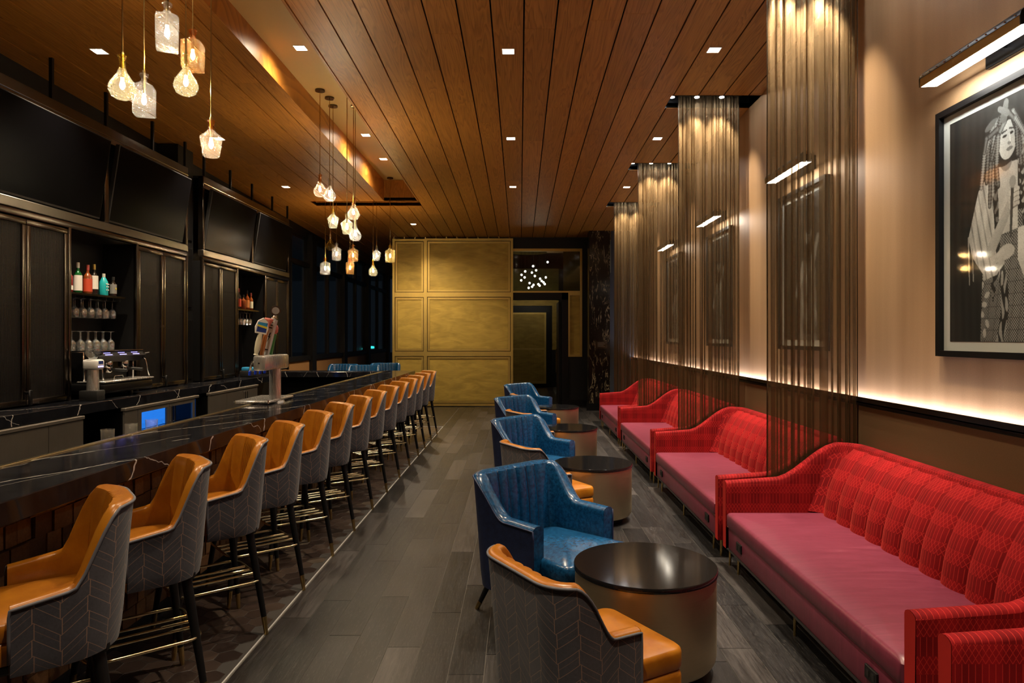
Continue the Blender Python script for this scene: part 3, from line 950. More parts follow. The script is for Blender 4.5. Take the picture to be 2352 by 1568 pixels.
# ------------------------------------------------------------------ the bar
BZ, BX0, BX1, BYN, BYF = 1.06, -2.345, -1.85, -0.5, 12.0
bar = thing('bar_counter', 'long bar faced with wood blocks under a black marble top', 'bar', (0, 0, 0))
o = MB().box(-2.30, -2.155, BYN, BYF - .1, 0.0, BZ - 0.091).box(-4.2, -2.155, 11.72, BYF - .1, 0.0, BZ - .091)
o.build('core', MAT['dark_void'], bar)
MB().box(-2.16, -2.145, BYN, BYF - .1, 0.0, 0.12).build('kick_plate', MAT['black_metal'], bar)
top = thing('marble_worktop', 'polished black marble bar top with long white veins', 'worktop', (0, 0, 0))
o = MB().cbox(BX0, BX1, BYN, BYF, BZ - 0.09, BZ, 0.004, seg=1).build('slab', MAT['black_marble'], top)
MB().cbox(-4.2, BX0, 11.55, BYF, BZ - 0.09, BZ, 0.004, seg=1).build('return_slab', MAT['black_marble'], top)
MB().box(BX0 - .028, BX0 - .004, BYN, 11.55, BZ - .09, BZ + .006).box(BX0 - .004, BX0 + .012, BYN, 11.55, BZ, BZ + .004).build('inner_rail', MAT['pale_brass'], top)
# wood block facing: separate blocks, 300 nearest as parts
blocks = []
BH = 0.098
for r_ in range(9):
    y = 2.0 + rng.uniform(-.1, 0)
    z0 = 0.082 + r_ * BH
    while y < BYF - .1:
        wd = rng.choice([0.07, 0.09, 0.10, 0.11, 0.13])
        blocks.append((y, min(y + wd, BYF - .1), z0, rng.uniform(0.0, 0.026), rng.random()))
        y += wd
blocks = [b for b in blocks if b[1] - b[0] > .03]
blocks.sort(key=lambda b: b[0] - 2.2 * b[2])
def block(o, b):
    y0, y1, z0, pr, s = b
    e = 0.0022
    x1 = -2.138 + pr
    o.add([(-2.155, y0 + e, z0 + e), (-2.155, y1 - e, z0 + e), (-2.155, y1 - e, z0 + BH - e), (-2.155, y0 + e, z0 + BH - e),
           (x1 + .003 * s, y0 + e, z0 + e), (x1, y1 - e, z0 + e), (x1 - .002 * s, y1 - e, z0 + BH - e), (x1 + .002, y0 + e, z0 + BH - e)],
          [(0, 3, 2, 1), (4, 5, 6, 7), (0, 1, 5, 4), (1, 2, 6, 5), (2, 3, 7, 6), (3, 0, 4, 7)])
for b in blocks[:300]:
    o = MB(); block(o, b); o.build('wood_block', MAT['end_grain_block'], bar)
o = MB()
for b in blocks[300:]: block(o, b)
tag(o.build('wood_block_field', MAT['end_grain_block'], bar), kind='stuff')

# ------------------------------------------------------------------ upholstered shells (stools, armchairs)
def plan_path(W, yf, yb, r, n_side, n_arc, n_back):
    """U from the left arm front round the back to the right arm front; returns points, outward normals"""
    pts = []; nor = []
    h = W / 2
    for i in range(n_side):
        t = i / n_side
        pts.append((-h, yf + (yb - r - yf) * t)); nor.append((-1, 0))
    for i in range(n_arc):
        a = PI - (PI / 2) * i / n_arc
        pts.append((-h + r + r * math.cos(a), yb - r + r * math.sin(a))); nor.append((math.cos(a), math.sin(a)))
    for i in range(n_back):
        t = i / n_back
        pts.append((-h + r + (W - 2 * r) * t, yb)); nor.append((0, 1))
    for i in range(n_arc):
        a = PI / 2 - (PI / 2) * i / n_arc
        pts.append((h - r + r * math.cos(a), yb - r + r * math.sin(a))); nor.append((math.cos(a), math.sin(a)))
    for i in range(n_side + 1):
        t = i / n_side
        pts.append((h, yb - r + (yf - (yb - r)) * t)); nor.append((1, 0))
    return pts, nor

def shell(parent, W, yf, yb, r, zb, h_arm, h_back, t, lean, mo, mi, mp, rise0, rise1, channels=7, bulge=0.012, zin=None, arm_slope=0.0, nz=9, names=('outer_shell', 'inner_upholstery', 'piping'), lift=0.0, seam=None):
    n_side, n_arc, n_back = 14, 14, 56
    pts, nor = plan_path(W, yf, yb, r, n_side, n_arc, n_back)
    ns = len(pts)
    zin = zb if zin is None else zin
    tops = []; wgt = []
    L = [0.0]
    for i in range(1, ns):
        L.append(L[-1] + math.hypot(pts[i][0] - pts[i - 1][0], pts[i][1] - pts[i - 1][1]))
    for (x, y) in pts:
        f = sstep(rise0, rise1, y)
        arm = h_arm + arm_slope * (y - yf)
        tops.append(arm + (h_back - arm) * f)
        wgt.append(sstep(rise0 - .02, rise1, y))
    def off(i, z):
        f = max(0.0, (z - zb) / (h_back - zb))
        return lean * wgt[i] * f ** 1.2
    def bottom(i):
        return zb + lift * (1 - wgt[i])
    O, OU = [], []
    for i in range(ns):
        col, cu = [], []
        b0 = bottom(i)
        for j in range(nz + 1):
            f = j / nz
            z = b0 + (tops[i] - 0.012 - b0) * f
            k = off(i, z) - 0.02 * (1 - min(1, f * 5)) ** 2
            dy = off(i, z) * (1 if nor[i][1] > -.5 else 0)
            col.append((pts[i][0] + nor[i][0] * k * 0.4, pts[i][1] + nor[i][1] * k * 0.4 + dy * 0.6, z))
            cu.append((L[i] - L[-1] / 2, z))
        O.append(col); OU.append(cu)
    ob = MB().grid(O, OU)
    ob.f = [tuple(reversed(f)) for f in ob.f]
    outer = ob.build(names[0], mo, parent, 'all')
    # inner upholstery incl. rolled top
    I, IU = [], []
    s0 = n_side + n_arc // 2
    s1 = ns - 1 - s0
    for i in range(ns):
        col, cu = [], []
        wob = 0.0
        if s0 <= i <= s1 and channels:
            p = (i - s0) / (s1 - s0) * channels
            wob = bulge * (abs(math.sin(PI * p)) ** 0.5)
        zt = tops[i]
        ring = []
        # top roll from outer edge to inner edge
        for q in range(7):
            a = PI * q / 6
            ring.append((t / 2 - t / 2 * math.cos(a), math.sin(a) * t * 0.30, 1.0))
        for q, (d, dz, s_) in enumerate(ring):
            z = zt - 0.012 + dz
            k = off(i, zt)
            inn = d + (wob if q >= 5 else 0)
            col.append((pts[i][0] + nor[i][0] * (k * .4 - inn), pts[i][1] + nor[i][1] * (k * .4 - inn) + k * .6, z)); cu.append((L[i], z))
        for j in range(1, nz + 1):
            f = j / nz
            z = zt - 0.012 + (zin - zt) * f
            k = off(i, z)
            pad = wob + 0.012 * math.sin(PI * min(1, f * 1.1)) * wgt[i]
            col.append((pts[i][0] + nor[i][0] * (k * .4 - t - pad), pts[i][1] + nor[i][1] * (k * .4 - t - pad) + k * .6, z)); cu.append((L[i], z))
        I.append(col); IU.append(cu)
    ib = MB().grid(I, IU)
    # arm front faces
    for i in (0, ns - 1):
        c = I[i]
        m = len(c)
        bot = zb + lift
        vs = list(c) + [(O[i][0][0], O[i][0][1], bot), (c[-1][0], c[-1][1], bot)]
        k = len(vs)
        fc = [k - 2] + list(range(0, m)) + [k - 1]
        vs2 = [(p[0], p[1] - 0.002, p[2]) for p in vs]
        ib.add(vs2, [tuple(fc if i == 0 else reversed(fc))], [(0, 0)] * len(vs2))
    inner = ib.build(names[1], mi, parent, True)
    if seam is not None and channels:
        for k in range(1, channels):
            i = int(round(s0 + (s1 - s0) * k / channels))
            MB().tube([(c[0] - nor[i][0] * .0015, c[1] - nor[i][1] * .0015, c[2]) for c in I[i][5:]], 0.0036, 5).build('seam', seam, parent, 'all')
    if mp is not None:
        path = [(O[0][0][0], O[0][0][1] - .003, O[0][0][2])] + [(O[0][j][0], O[0][j][1] - .003, O[0][j][2]) for j in range(3, nz)]
        path += [(O[i][nz][0] + nor[i][0] * .002, O[i][nz][1] + nor[i][1] * .002, O[i][nz][2] + .002) for i in range(ns)]
        path += [(O[-1][j][0], O[-1][j][1] - .003, O[-1][j][2]) for j in range(nz - 1, 0, -3)]
        MB().tube(path, 0.0055, 6).build(names[2], mp, parent, 'all')
    # closing underside
    ub = MB()
    vs = [(O[i][0][0], O[i][0][1], O[i][0][2]) for i in range(ns)]
    half = ns // 2
    f = [(i, i + 1, ns - 2 - i, ns - 1 - i) for i in range(half - 1)]
    ub.add(vs, f)
    ub.build('underside', MAT['rubber_black'], parent)
    return tops

def rounded_rect(hx, hy, r, n=6):
    pts = []
    for cx, cy, a0 in ((hx - r, hy - r, 0), (-hx + r, hy - r, 90), (-hx + r, -hy + r, 180), (hx - r, -hy + r, 270)):
        for i in range(n + 1):
            a = R(a0 + 90 * i / n)
            pts.append((cx + r * math.cos(a), cy + r * math.sin(a)))
    return pts
def cushion(hx, y0, y1, z0, z1, r=0.05, crown=0.02, taper=0.0):
    """soft seat cushion"""
    o = MB()
    base = rounded_rect(hx, (y1 - y0) / 2, r, 5)
    cy = (y0 + y1) / 2
    rings = [(0.985, z0), (1.0, z0 + .012), (1.0, z1 - .022), (0.985, z1 - .008), (0.95, z1), (0.6, z1 + crown * .7), (0.25, z1 + crown), (0.02, z1 + crown)]
    vs = []
    for s, z in rings:
        for (x, y) in base:
            yy = cy + y * s
            k = 1 + taper * ((y0 + y1) / 2 - yy)
            vs.append((x * s * k, yy, z))
    n = len(base); m = len(rings)
    fs = [tuple(range(n - 1, -1, -1))]
    for j in range(m - 1):
        for i in range(n):
            l = (i + 1) % n
            fs.append((j * n + i, j * n + l, (j + 1) * n + l, (j + 1) * n + i))
    fs.append(tuple(range((m - 1) * n, m * n)))
    return o.add(vs, fs)

# ------------------------------------------------------------------ bar stools
def make_stool():
    t = thing('bar_stool', '', 'bar stool', (0, 0, 0), 0, 'tan leather bar stools along the bar')
    shell(t, 0.53, -0.08, 0.25, 0.20, 0.575, 0.80, 1.07, 0.045, 0.04, MAT['chevron_fabric'], MAT['tan_leather'], MAT['grey_piping'], 0.085, 0.20, channels=6, bulge=0.026, zin=0.66, arm_slope=0.15, lift=0.0, seam=MAT['tan_seam'])
    cushion(0.212, -0.26, 0.18, 0.675, 0.735, 0.05, 0.018, 0.1).build('seat_cushion', MAT['tan_leather'], t, True)
    cushion(0.215, -0.25, 0.17, 0.60, 0.672, 0.045, 0.0, 0.1).build('seat_base', MAT['tan_leather'], t, True)
    MB().cbox(-.2, .2, -.2, .2, .56, .60, .01, seg=1).build('seat_frame', MAT['black_paint'], t)
    F = 0.225; T = 0.165
    for sx in (-1, 1):
        for sy in (-1, 1):
            a = Vector((sx * T, sy * T, 0.575)); b = Vector((sx * F, sy * F, 0.10)); c = Vector((sx * (F + .010), sy * (F + .010), 0.0))
            lg = MB().cyl(a, b, 0.023, 0.015, 10).build('leg', MAT['black_paint'], t, True)
            MB().cyl(b, c, 0.0155, 0.011, 10).build('brass_tip', MAT['brass'], lg, True)
    z = 0.30
    rr = rounded_rect(0.225, 0.225, 0.07, 5)
    MB().tube([(x, y, z) for x, y in rr], 0.0075, 8, True).build('foot_ring', MAT['pale_brass'], t, 'all')
    for yy in (-.075, 0.0, 0.075):
        MB().cyl((yy, -.222, z), (yy, .222, z), 0.007, 0.007, 8).build('foot_bar', MAT['pale_brass'], t, True)
    return t
SY = [2.34, 3.04, 3.752, 4.363, 5.043, 5.657, 6.41, 7.13, 7.90, 8.67, 9.43, 10.05, 10.77, 11.54]
stool = make_stool()
for i, y in enumerate(SY):
    lab = 'tan leather bar stool with chevron-stitched grey back, %s from the camera' % ORD[i]
    # local front is -Y; turn it to face the bar and the camera
    rz = R(-51 + rng.uniform(-2, 2))
    loc = (-1.70 if i == 0 else -1.74, 0.5 * y + 0.5 * (2.34 + .7077 * i) + .05, 0)
    if i == 0:
        stool.location = loc; stool.rotation_euler = (0, 0, rz); stool['label'] = lab
    else:
        dup(stool, loc, rz, lab)

# ------------------------------------------------------------------ armchairs
def make_tan_chair():
    t = thing('armchair', '', 'armchair', (0, 0, 0), 0, 'tan leather armchairs with chevron backs')
    shell(t, 0.56, -0.06, 0.27, 0.13, 0.16, 0.585, 0.80, 0.05, 0.05, MAT['chevron_fabric'], MAT['tan_leather'], MAT['grey_piping'], 0.06, 0.20, channels=6, bulge=0.01, zin=0.40, arm_slope=0.03)
    cushion(0.235, -0.33, 0.20, 0.365, 0.445, 0.05, 0.02, 0.1).build('seat_cushion', MAT['tan_leather'], t, True)
    cushion(0.238, -0.32, 0.18, 0.19, 0.36, 0.04, 0.0, 0.1).build('seat_base', MAT['tan_leather'], t, True)
    for sx in (-1, 1):
        for sy in (-1, 1):
            a = Vector((sx * .21, sy * .20 - .03, 0.18)); b = Vector((sx * .24, sy * .235 - .03, 0.0))
            MB().cyl(a, b, 0.02, 0.012, 10).build('leg', MAT['black_paint'], t, True)
    return t
def make_blue_chair():
    t = thing('armchair', '', 'armchair', (0, 0, 0), 0, 'blue leather armchairs')
    shell(t, 0.71, -0.22, 0.31, 0.16, 0.16, 0.585, 0.815, 0.085, 0.06, MAT['navy_back'], MAT['blue_leather'], MAT['navy_back'], 0.02, 0.24, channels=6, bulge=0.028, zin=0.36, arm_slope=0.02, seam=MAT['navy_back'])
    cushion(0.285, -0.44, 0.20, 0.325, 0.415, 0.06, 0.045, 0.28).build('seat_cushion', MAT['blue_leather'], t, True)
    cushion(0.285, -0.42, 0.18, 0.18, 0.32, 0.05, 0.0, 0.2).build('seat_base', MAT['navy_back'], t, True)
    for sx in (-1, 1):
        for sy in (-1, 1):
            a = Vector((sx * .27, sy * .22, 0.18)); b = Vector((sx * .32, sy * .29, 0.0))
            lg = MB().cyl(a, b, 0.019, 0.012, 10).build('leg', MAT['black_paint'], t, True)
            MB().cyl(a.lerp(b, .75), b + Vector((0, 0, 0)), 0.0152, 0.013, 10).build('brass_tip', MAT['brass'], lg, True)
    return t
def face(dx, dy):       # rotation that turns local -Y to (dx,dy)
    return math.atan2(dy, dx) + PI / 2
TBL = [(0.63, 3.43), (0.665, 6.19), (0.628, 8.63), (0.617, 11.2)]
tanc = make_tan_chair(); blue = make_blue_chair()
tan_pos = [(0.245, 2.68, .855, .52), (0.21, 5.53, .86, .5), (0.20, 7.90, .88, .48), (0.22, 10.15, .9, .43)]
blue_pos = [(0.17, 4.15, .70, -.71), (0.16, 6.86, .74, -.67), (0.10, 9.30, .72, -.69), (0.17, 11.9, .76, -.65)]
for i, (x, y, dx, dy) in enumerate(tan_pos):
    lab = 'low tan leather armchair with chevron grey back at the %s drum table' % (ORD[i])
    if i == 3: lab = 'low tan leather armchair with chevron grey back at the drum table closest to the doorway'
    if i == 0:
        tanc.location = (x, y, 0); tanc.rotation_euler = (0, 0, face(dx, dy)); tanc['label'] = lab
    else:
        dup(tanc, (x, y, 0), face(dx, dy), lab)
for i, (x, y, dx, dy) in enumerate(blue_pos):
    lab = 'channel-tufted blue leather armchair behind the %s drum table' % (ORD[i])
    if i == 3: lab = 'channel-tufted blue leather armchair closest to the doorway'
    if i == 0:
        blue.location = (x, y, 0); blue.rotation_euler = (0, 0, face(dx, dy)); blue['label'] = lab
    else:
        dup(blue, (x, y, 0), face(dx, dy), lab)
# blue bar chairs on the far side of the bar return
def make_blue_stool():
    t = thing('bar_stool', '', 'bar stool', (0, 0, 0), 0, 'blue bar stools behind the bar return')
    shell(t, 0.58, -0.20, 0.27, 0.15, 0.64, 0.88, 1.115, 0.06, 0.05, MAT['blue_leather'], MAT['blue_leather'], None, 0.0, 0.2, channels=6, bulge=.012, zin=.72)
    cushion(0.23, -0.27, 0.2, 0.70, 0.78, 0.05, 0.02).build('seat_cushion', MAT['blue_leather'], t, True)
    for sx in (-1, 1):
        for sy in (-1, 1):
            MB().cyl((sx * .17, sy * .17, .66), (sx * .22, sy * .22, 0), .022, .012, 8).build('leg', MAT['black_paint'], t, True)
    return t
bs = make_blue_stool()
for i, (x, y, rz, lab) in enumerate([(-2.95, 12.75, 0.1, 'blue leather bar stool behind the bar end, middle of three'), (-2.72, 13.75, 0.2, 'blue leather bar stool beside the golden screen, taller-looking of three'), (-3.50, 13.2, -.1, 'blue leather bar stool behind the bar end, lowest and leftmost of three')]):
    if i == 0:
        bs.location = (x, y, 0); bs.rotation_euler = (0, 0, rz); bs['label'] = lab
    else:
        dup(bs, (x, y, 0 if i < 2 else -.0), rz, lab)

# ------------------------------------------------------------------ drum tables
def make_table():
    t = thing('drum_table', '', 'table', (0, 0, 0), 0, 'brass drum tables')
    MB().lathe([(.27, 0.0), (.27, .06)], 48).build('plinth', MAT['black_paint'], t, True)
    MB().lathe([(.30, .055), (.335, .058), (.346, .075), (.35, .10), (.35, .482)], 72).build('drum', MAT['drum_brass'], t, True)
    MB().lathe([(.345, .483), (.357, .486), (.357, .505), (.354, .509)], 72).build('top', MAT['stone_black'], t, True)
    return t
tb = make_table()
for i, (x, y) in enumerate(TBL):
    lab = 'round brass drum table with black stone top, %s from the camera' % (ORD[i] if i < 3 else 'farthest')
    if i == 0: tb.location = (x, y, 0); tb['label'] = lab
    else: dup(tb, (x, y, 0), 0.3 * i, lab)

# ------------------------------------------------------------------ sofas
def make_sofa(W=2.42):
    t = thing('sofa', '', 'sofa', (0, 0, 0), 0, 'red velvet sofas along the wall')
    shell(t, W, -0.47, 0.47, 0.16, 0.13, 0.60, 0.875, 0.075, 0.05, MAT['red_velvet'], MAT['red_velvet'], None, -0.10, 0.34, channels=0, bulge=0.0, zin=0.30, arm_slope=0.07, names=('outer_back', 'inner_back', 'piping'))
    # channelled back panels, leaning
    n = 11
    inner = W - 0.34
    pw = inner / n
    P, U = [], []
    for i in range(9):
        u = i / 8
        row, ru = [], []
        for j in range(9):
            f = j / 8
            b = 0.034 * (max(0.0, math.sin(PI * u)) ** 0.5)
            y = 0.20 + 0.165 * f - b - 0.035 * math.sin(PI * min(1, f * 1.05))
            z = 0.40 + 0.455 * f
            if j == 8: y += 0.05; z += 0.012
            row.append((-pw / 2 + pw * u, y, z)); ru.append((pw * u, z))
        P.append(row); U.append(ru)
    g = MB().grid(P, U)
    g.f = [tuple(reversed(f)) for f in g.f]
    pm = g.mesh('back_panel', MAT['red_velvet'], 'all')
    for i in range(n):
        put('back_panel', pm, t, (-inner / 2 + pw * (i + .5), 0, 0))
    # slanted fillers between panels and arms
    for s in (-1, 1):
        x0, x1 = s * (inner / 2 - .004), s * (W / 2 - .07)
        P = []
        U = []
        for i in range(5):
            u = i / 4
            row, ru = [], []
            for j in range(7):
                f = j / 6
                row.append((x0 + (x1 - x0) * u, 0.20 + 0.165 * f - 0.09 * u * u, 0.40 + (0.455 - 0.05 * u) * f)); ru.append((.1 * u, .4 + .45 * f))
            P.append(row); U.append(ru)
        g = MB().grid(P, U)
        if s > 0: g.f = [tuple(reversed(f)) for f in g.f]
        g.build('corner_panel', MAT['red_velvet'], t, 'all')
    cushion(W / 2 - .083, -0.475, 0.27, 0.295, 0.40, 0.035, 0.014).build('seat_cushion', MAT['rose_leather'], t, True)
    MB().cbox(-W / 2 + .083, W / 2 - .083, -0.458, 0.40, 0.13, 0.29, 0.012, seg=2).build('seat_base', MAT['rose_leather'], t, True)
    MB().tube([(-W / 2 + .09, -.462, .292), (W / 2 - .09, -.462, .292)], .005, 6).build('piping', simple('rose_piping', (0.34, 0.13, 0.12), 0.4), t, True)
    for x in (-W * .36, W * .36):
        ou = MB().cbox(x - .05, x + .05, -.468, -.455, .185, .245, .003, seg=1).build('power_outlet', MAT['black_paint'], t)
        for dx in (-.022, .022):
            MB().box(x + dx - .011, x + dx + .011, -.4695, -.4675, .2, .23).build('socket', MAT['rubber_black'], ou)
    for x in (-W / 2 + .05, -W / 2 + .24, 0.0, W / 2 - .24, W / 2 - .05):
        MB().cyl((x, -.43, .14), (x, -.435, 0), .012, .008, 8).build('leg', MAT['brass'], t, True)
    for x in (-W / 2 + .06, W / 2 - .06):
        MB().cyl((x, .40, .14), (x, .41, 0), .012, .008, 8).build('leg', MAT['brass'], t, True)
    return t
sofa = make_sofa()
SOFY = [3.755, 6.29, 8.87, 11.44, 1.20]
slab_ = ['red velvet sofa with rose leather seat, largest and fully in front of the framed portrait', 'red velvet sofa with rose leather seat, second along the wall behind the first curtain',
         'red velvet sofa with rose leather seat, third along the wall', 'red velvet sofa with rose leather seat, last beside the stone column', 'red velvet sofa of which only an arm shows at the bottom right corner']
for i, y in enumerate(SOFY):
    loc = (1.955, y, 0)
    rz = face(-1, 0)
    if i == 0:
        sofa.location = loc; sofa.rotation_euler = (0, 0, rz); sofa['label'] = slab_[0]
    else:
        dup(sofa, loc, rz, slab_[i])

# ------------------------------------------------------------------ back bar: counter, coolers, cabinets
CX, CZ = -4.0, 1.035
cnt = thing('back_counter', 'black marble back counter with white veins below the liquor cabinets', 'counter', (0, 0, 0))
MB().cbox(-4.745, CX, 2.0, 11.3, CZ - .095, CZ, .004, seg=1).build('slab', MAT['black_marble'], cnt)
MB().box(-4.745, CX - .46, 2.0, 11.2, 0, CZ - .1).build('plinth', MAT['dark_void'], cnt)
def handle(parent, x, y, z0, z1):
    MB().tube([(x, y, z1), (x + .045, y, z1), (x + .045, y, z0), (x, y, z0)], .007, 8).build('handle', MAT['chrome'], parent, True)
def cooler(y0, y1, doors, label, name):
    """doors: list of (y0,y1,glass?,handle side)"""
    t = thing(name, label, 'cooler', (0, 0, 0))
    xf = CX + 0.03
    o = MB().box(CX - .45, CX - .42, y0, y1, .08, .92)
    for yy in (y0, y1 - .02): o.box(CX - .42, xf - .02, yy, yy + .02, .08, .92)
    o.box(CX - .42, xf - .02, y0, y1, .08, .11).box(CX - .42, xf - .02, y0, y1, .89, .92)
    o.build('body', MAT['black_metal'], t)
    MB().cbox(xf - .04, xf + .012, y0 - .005, y1 + .005, .905, .935, .004, seg=1).build('top_flange', MAT['steel_brushed'], t)
    for (a, b, glass, hs) in doors:
        o = MB()
        hole = [(a + .07, b - .06, .36, .86)] if glass else []
        for r in rects_minus((a + .004, b - .004, .12, .90), hole):
            o.box(xf - .02, xf, r[0], r[1], r[2], r[3])
        d = o.build('door', MAT['steel_brushed'], t)
        if glass:
            MB().box(xf - .015, xf - .01, a + .07, b - .06, .36, .86).build('glass', MAT['window_glass'], d)
        if hs:
            handle(d, xf, a + .035 if hs < 0 else b - .035, .70, .87)
    return t
cA = cooler(4.0, 6.18, [(4.0, 4.95, False, 1), (4.95, 5.72, False, -1), (5.72, 6.18, False, 0)], 'brushed steel undercounter cooler with solid doors at the left edge', 'undercounter_cooler')
cB = cooler(6.82, 8.38, [(6.82, 7.06, False, 0), (7.06, 7.70, True, 1), (7.70, 8.30, True, -1)], 'brushed steel cooler with two blue-lit glass doors', 'undercounter_cooler')
MB().box(CX - .30, CX - .29, 7.1, 8.28, .14, .88).build('lit_liner', MAT['cooler_blue'], cB)
o = MB()
for zz in (.45, .66):
    o.box(CX - .35, CX - .05, 7.1, 8.28, zz, zz + .008)
o.build('wire_shelf', MAT['chrome'], cB)
cC = cooler(8.68, 10.28, [(8.68, 9.2, False, 0), (9.2, 9.75, False, 1), (9.75, 10.28, False, -1)], 'brushed steel undercounter cooler behind the beer tap', 'undercounter_cooler')
# cans and bottles glowing inside the cooler
for i in range(9):
    y = 7.2 + i * .12
    b = MB().lathe([(.028, 0), (.03, .01), (.03, .10), (.012, .15), (.011, .19)], 10).build('cooler_bottle', MAT['glassware'], None, True)
    b.location = (CX - .14, y, .459)
    tag(b, '%s glass bottle from the left inside the blue-lit cooler' % (['first', 'second', 'third', 'fourth', 'fifth', 'sixth', 'seventh', 'eighth', 'last'][i]), 'bottle', 'bottles in the blue-lit cooler')

FX = -4.35
ZT0, ZT1, ZD0, ZD1 = 2.80, 3.86, 1.05, 2.69
def cabinet(y0, y1, lab, knob_pairs):
    t = thing('liquor_cabinet', lab, 'cabinet', (0, 0, 0))
    W = y1 - y0
    dw = 0.555
    doors = [y0 + .03, y0 + .03 + dw, y1 - .03 - 2 * dw, y1 - .03 - dw]
    na, nb = y0 + .03 + 2 * dw + .03, y1 - .03 - 2 * dw - .03     # open niche
    # carcass
    MB().box(-4.75, -4.73, y0, y1, ZD0, ZT1).build('back_panel', MAT['black_paint'], t)
    for yy in (y0, na - .03, nb, y1 - .03):
        MB().box(-4.73, FX - .03, yy, yy + .03, ZD0, ZD1 + .01).build('divider', MAT['black_paint'], t)
    for yy in (y0 - .005, na - .035, nb - .005, y1 - .03):
        MB().cbox(FX - .03, FX + .012, yy, yy + .04, ZD0 - .012, ZD1 + .03, .008, seg=2).build('post', MAT['bronze_frame'], t, True)
    MB().cbox(FX - .04, FX + .012, y0, y1, ZD1 + .01, ZD1 + .07, .008, seg=2).build('lower_rail', MAT['bronze_frame'], t, True)
    MB().cbox(FX - .06, FX + .02, y0, y1, ZD1 + .075, ZT0 + .05, .004, seg=1).build('header_rail', MAT['header_steel'], t, True)
    MB().cbox(FX - .06, FX + .02, y0, y1, ZT1 - .17, ZT1, .006, seg=1).build('top_rail', MAT['bronze_frame'], t, True)
    MB().box(-4.73, FX, y0, y1, ZT1 - .03, ZT1).build('top_board', MAT['black_paint'], t)
    MB().tube([(FX + .022, y0, ZT1 - .10), (FX + .022, y1, ZT1 - .10)], .004, 6).build('bead', MAT['chrome'], t, True)
    ym = (y0 + y1) / 2
    for yy in (y0, ym - .035, y1 - .05):
        MB().cbox(FX - .06, FX + .015, yy, yy + (.07 if yy == ym - .035 else .05), ZT0 + .05, ZT1 - .17, .006, seg=1).build('upright', MAT['bronze_frame'], t, True)
    # hangers up to the ceiling
    for yy in (y0 + .05, y0 + .9, ym, ym + .9, y1 - .05):
        MB().box(FX - .02, FX + .01, yy, yy + .03, ZT1, zc(yy) + .01).build('ceiling_strut', MAT['black_metal'], t)
    # doors
    for i, a in enumerate(doors):
        b = a + dw - .006
        o = MB()
        fw = .05
        for r in rects_minus((a, b, ZD0, ZD1), [(a + fw, b - fw, ZD0 + fw, ZD1 - fw)]):
            o.cbox(FX - .022, FX + .006, r[0], r[1], r[2], r[3], .008, seg=2)
        d = o.build('door', MAT['bronze_frame'], t, True)
        MB().box(FX - .012, FX - .008, a + fw - .005, b - fw + .005, ZD0 + fw - .005, ZD1 - fw + .005).build('mesh_glass', MAT['ribbed_mesh_glass'], d)
        if i in knob_pairs:
            MB().cyl((FX + .006, b + .003, 1.16), (FX + .035, b + .003, 1.16), .012, .012, 10).cbox(FX + .03, FX + .05, b - .018, b + .024, 1.05, 1.185, .008, seg=1).build('latch', MAT['black_metal'], d, True)
    # inner shelves
    for zz in (1.45, 1.95, 2.32):
        MB().box(-4.73, FX - .05, y0 + .03, na - .03, zz, zz + .015).build('inner_shelf', MAT['black_paint'], t)
        MB().box(-4.73, FX - .05, nb + .03, y1 - .03, zz, zz + .015).build('inner_shelf', MAT['black_paint'], t)
    MB().box(-4.73, FX - .05, na + .005, nb - .12, 2.075, 2.095).build('open_shelf', MAT['bronze_frame'], t)
    for i in range(8):
        yy = na + .08 + i * .125
        if yy < nb - .13:
            MB().tube([(-4.68, yy, 2.075), (-4.68, yy, 2.045), (-4.43, yy, 2.045), (-4.43, yy, 2.075)], .004, 6).build('glass_rail', MAT['black_metal'], t, True)
    return na, nb
n1 = cabinet(5.40, 8.87, 'bronze framed liquor cabinet with mesh doors around the coffee machine niche', (0, 2))
n2 = cabinet(9.30, 12.76, 'bronze framed liquor cabinet with mesh doors behind the beer tap', (0, 2))
pil = thing('bar_pilaster', 'black panelled pilaster between the two liquor cabinets', 'pilaster', (0, 0, 0))
MB().box(-4.745, -4.47, 8.88, 9.29, CZ, zc(9.29) - .003).build('core', MAT['black_paint'], pil)
o = MB()
for zz in (CZ + .05, 2.05, 2.95):
    o.cbox(-4.47, -4.455, 8.93, 9.24, zz, zz + .8, .006, seg=1)
o.build('raised_panel', MAT['black_metal'], pil)

tv_l = ['large dark television tilted forward at the left edge above the first cabinet', 'dark television tilted forward above the coffee machine side of the first cabinet', 'dark television tilted forward above the second cabinet, nearer of its pair', 'dark television tilted forward above the second cabinet, farther of its pair']
for i, (a, b) in enumerate(((5.46, 7.07), (7.19, 8.80), (9.37, 10.97), (11.1, 12.69))):
    t = thing('television', tv_l[i], 'television', (FX - .01, (a + b) / 2, 2.87), 0, 'televisions above the bar')
    h, wd = .83, (b - a) / 2 - .015
    Mx = Matrix.Rotation(R(8.5), 4, 'Y')
    o = MB()
    o.cbox(-.05, -.002, -wd, wd, 0, h, .006, seg=1); o.xf(Mx); o.build('bezel', MAT['rubber_black'], t)
    o = MB().box(-.002, .0005, -wd + .012, wd - .012, .02, h - .012); o.xf(Mx); o.build('screen', MAT['screen_glass'], t)
    o = MB().box(-.30, -.05, -.12, .12, h * .4, h * .6); o.build('wall_bracket', MAT['black_metal'], t)

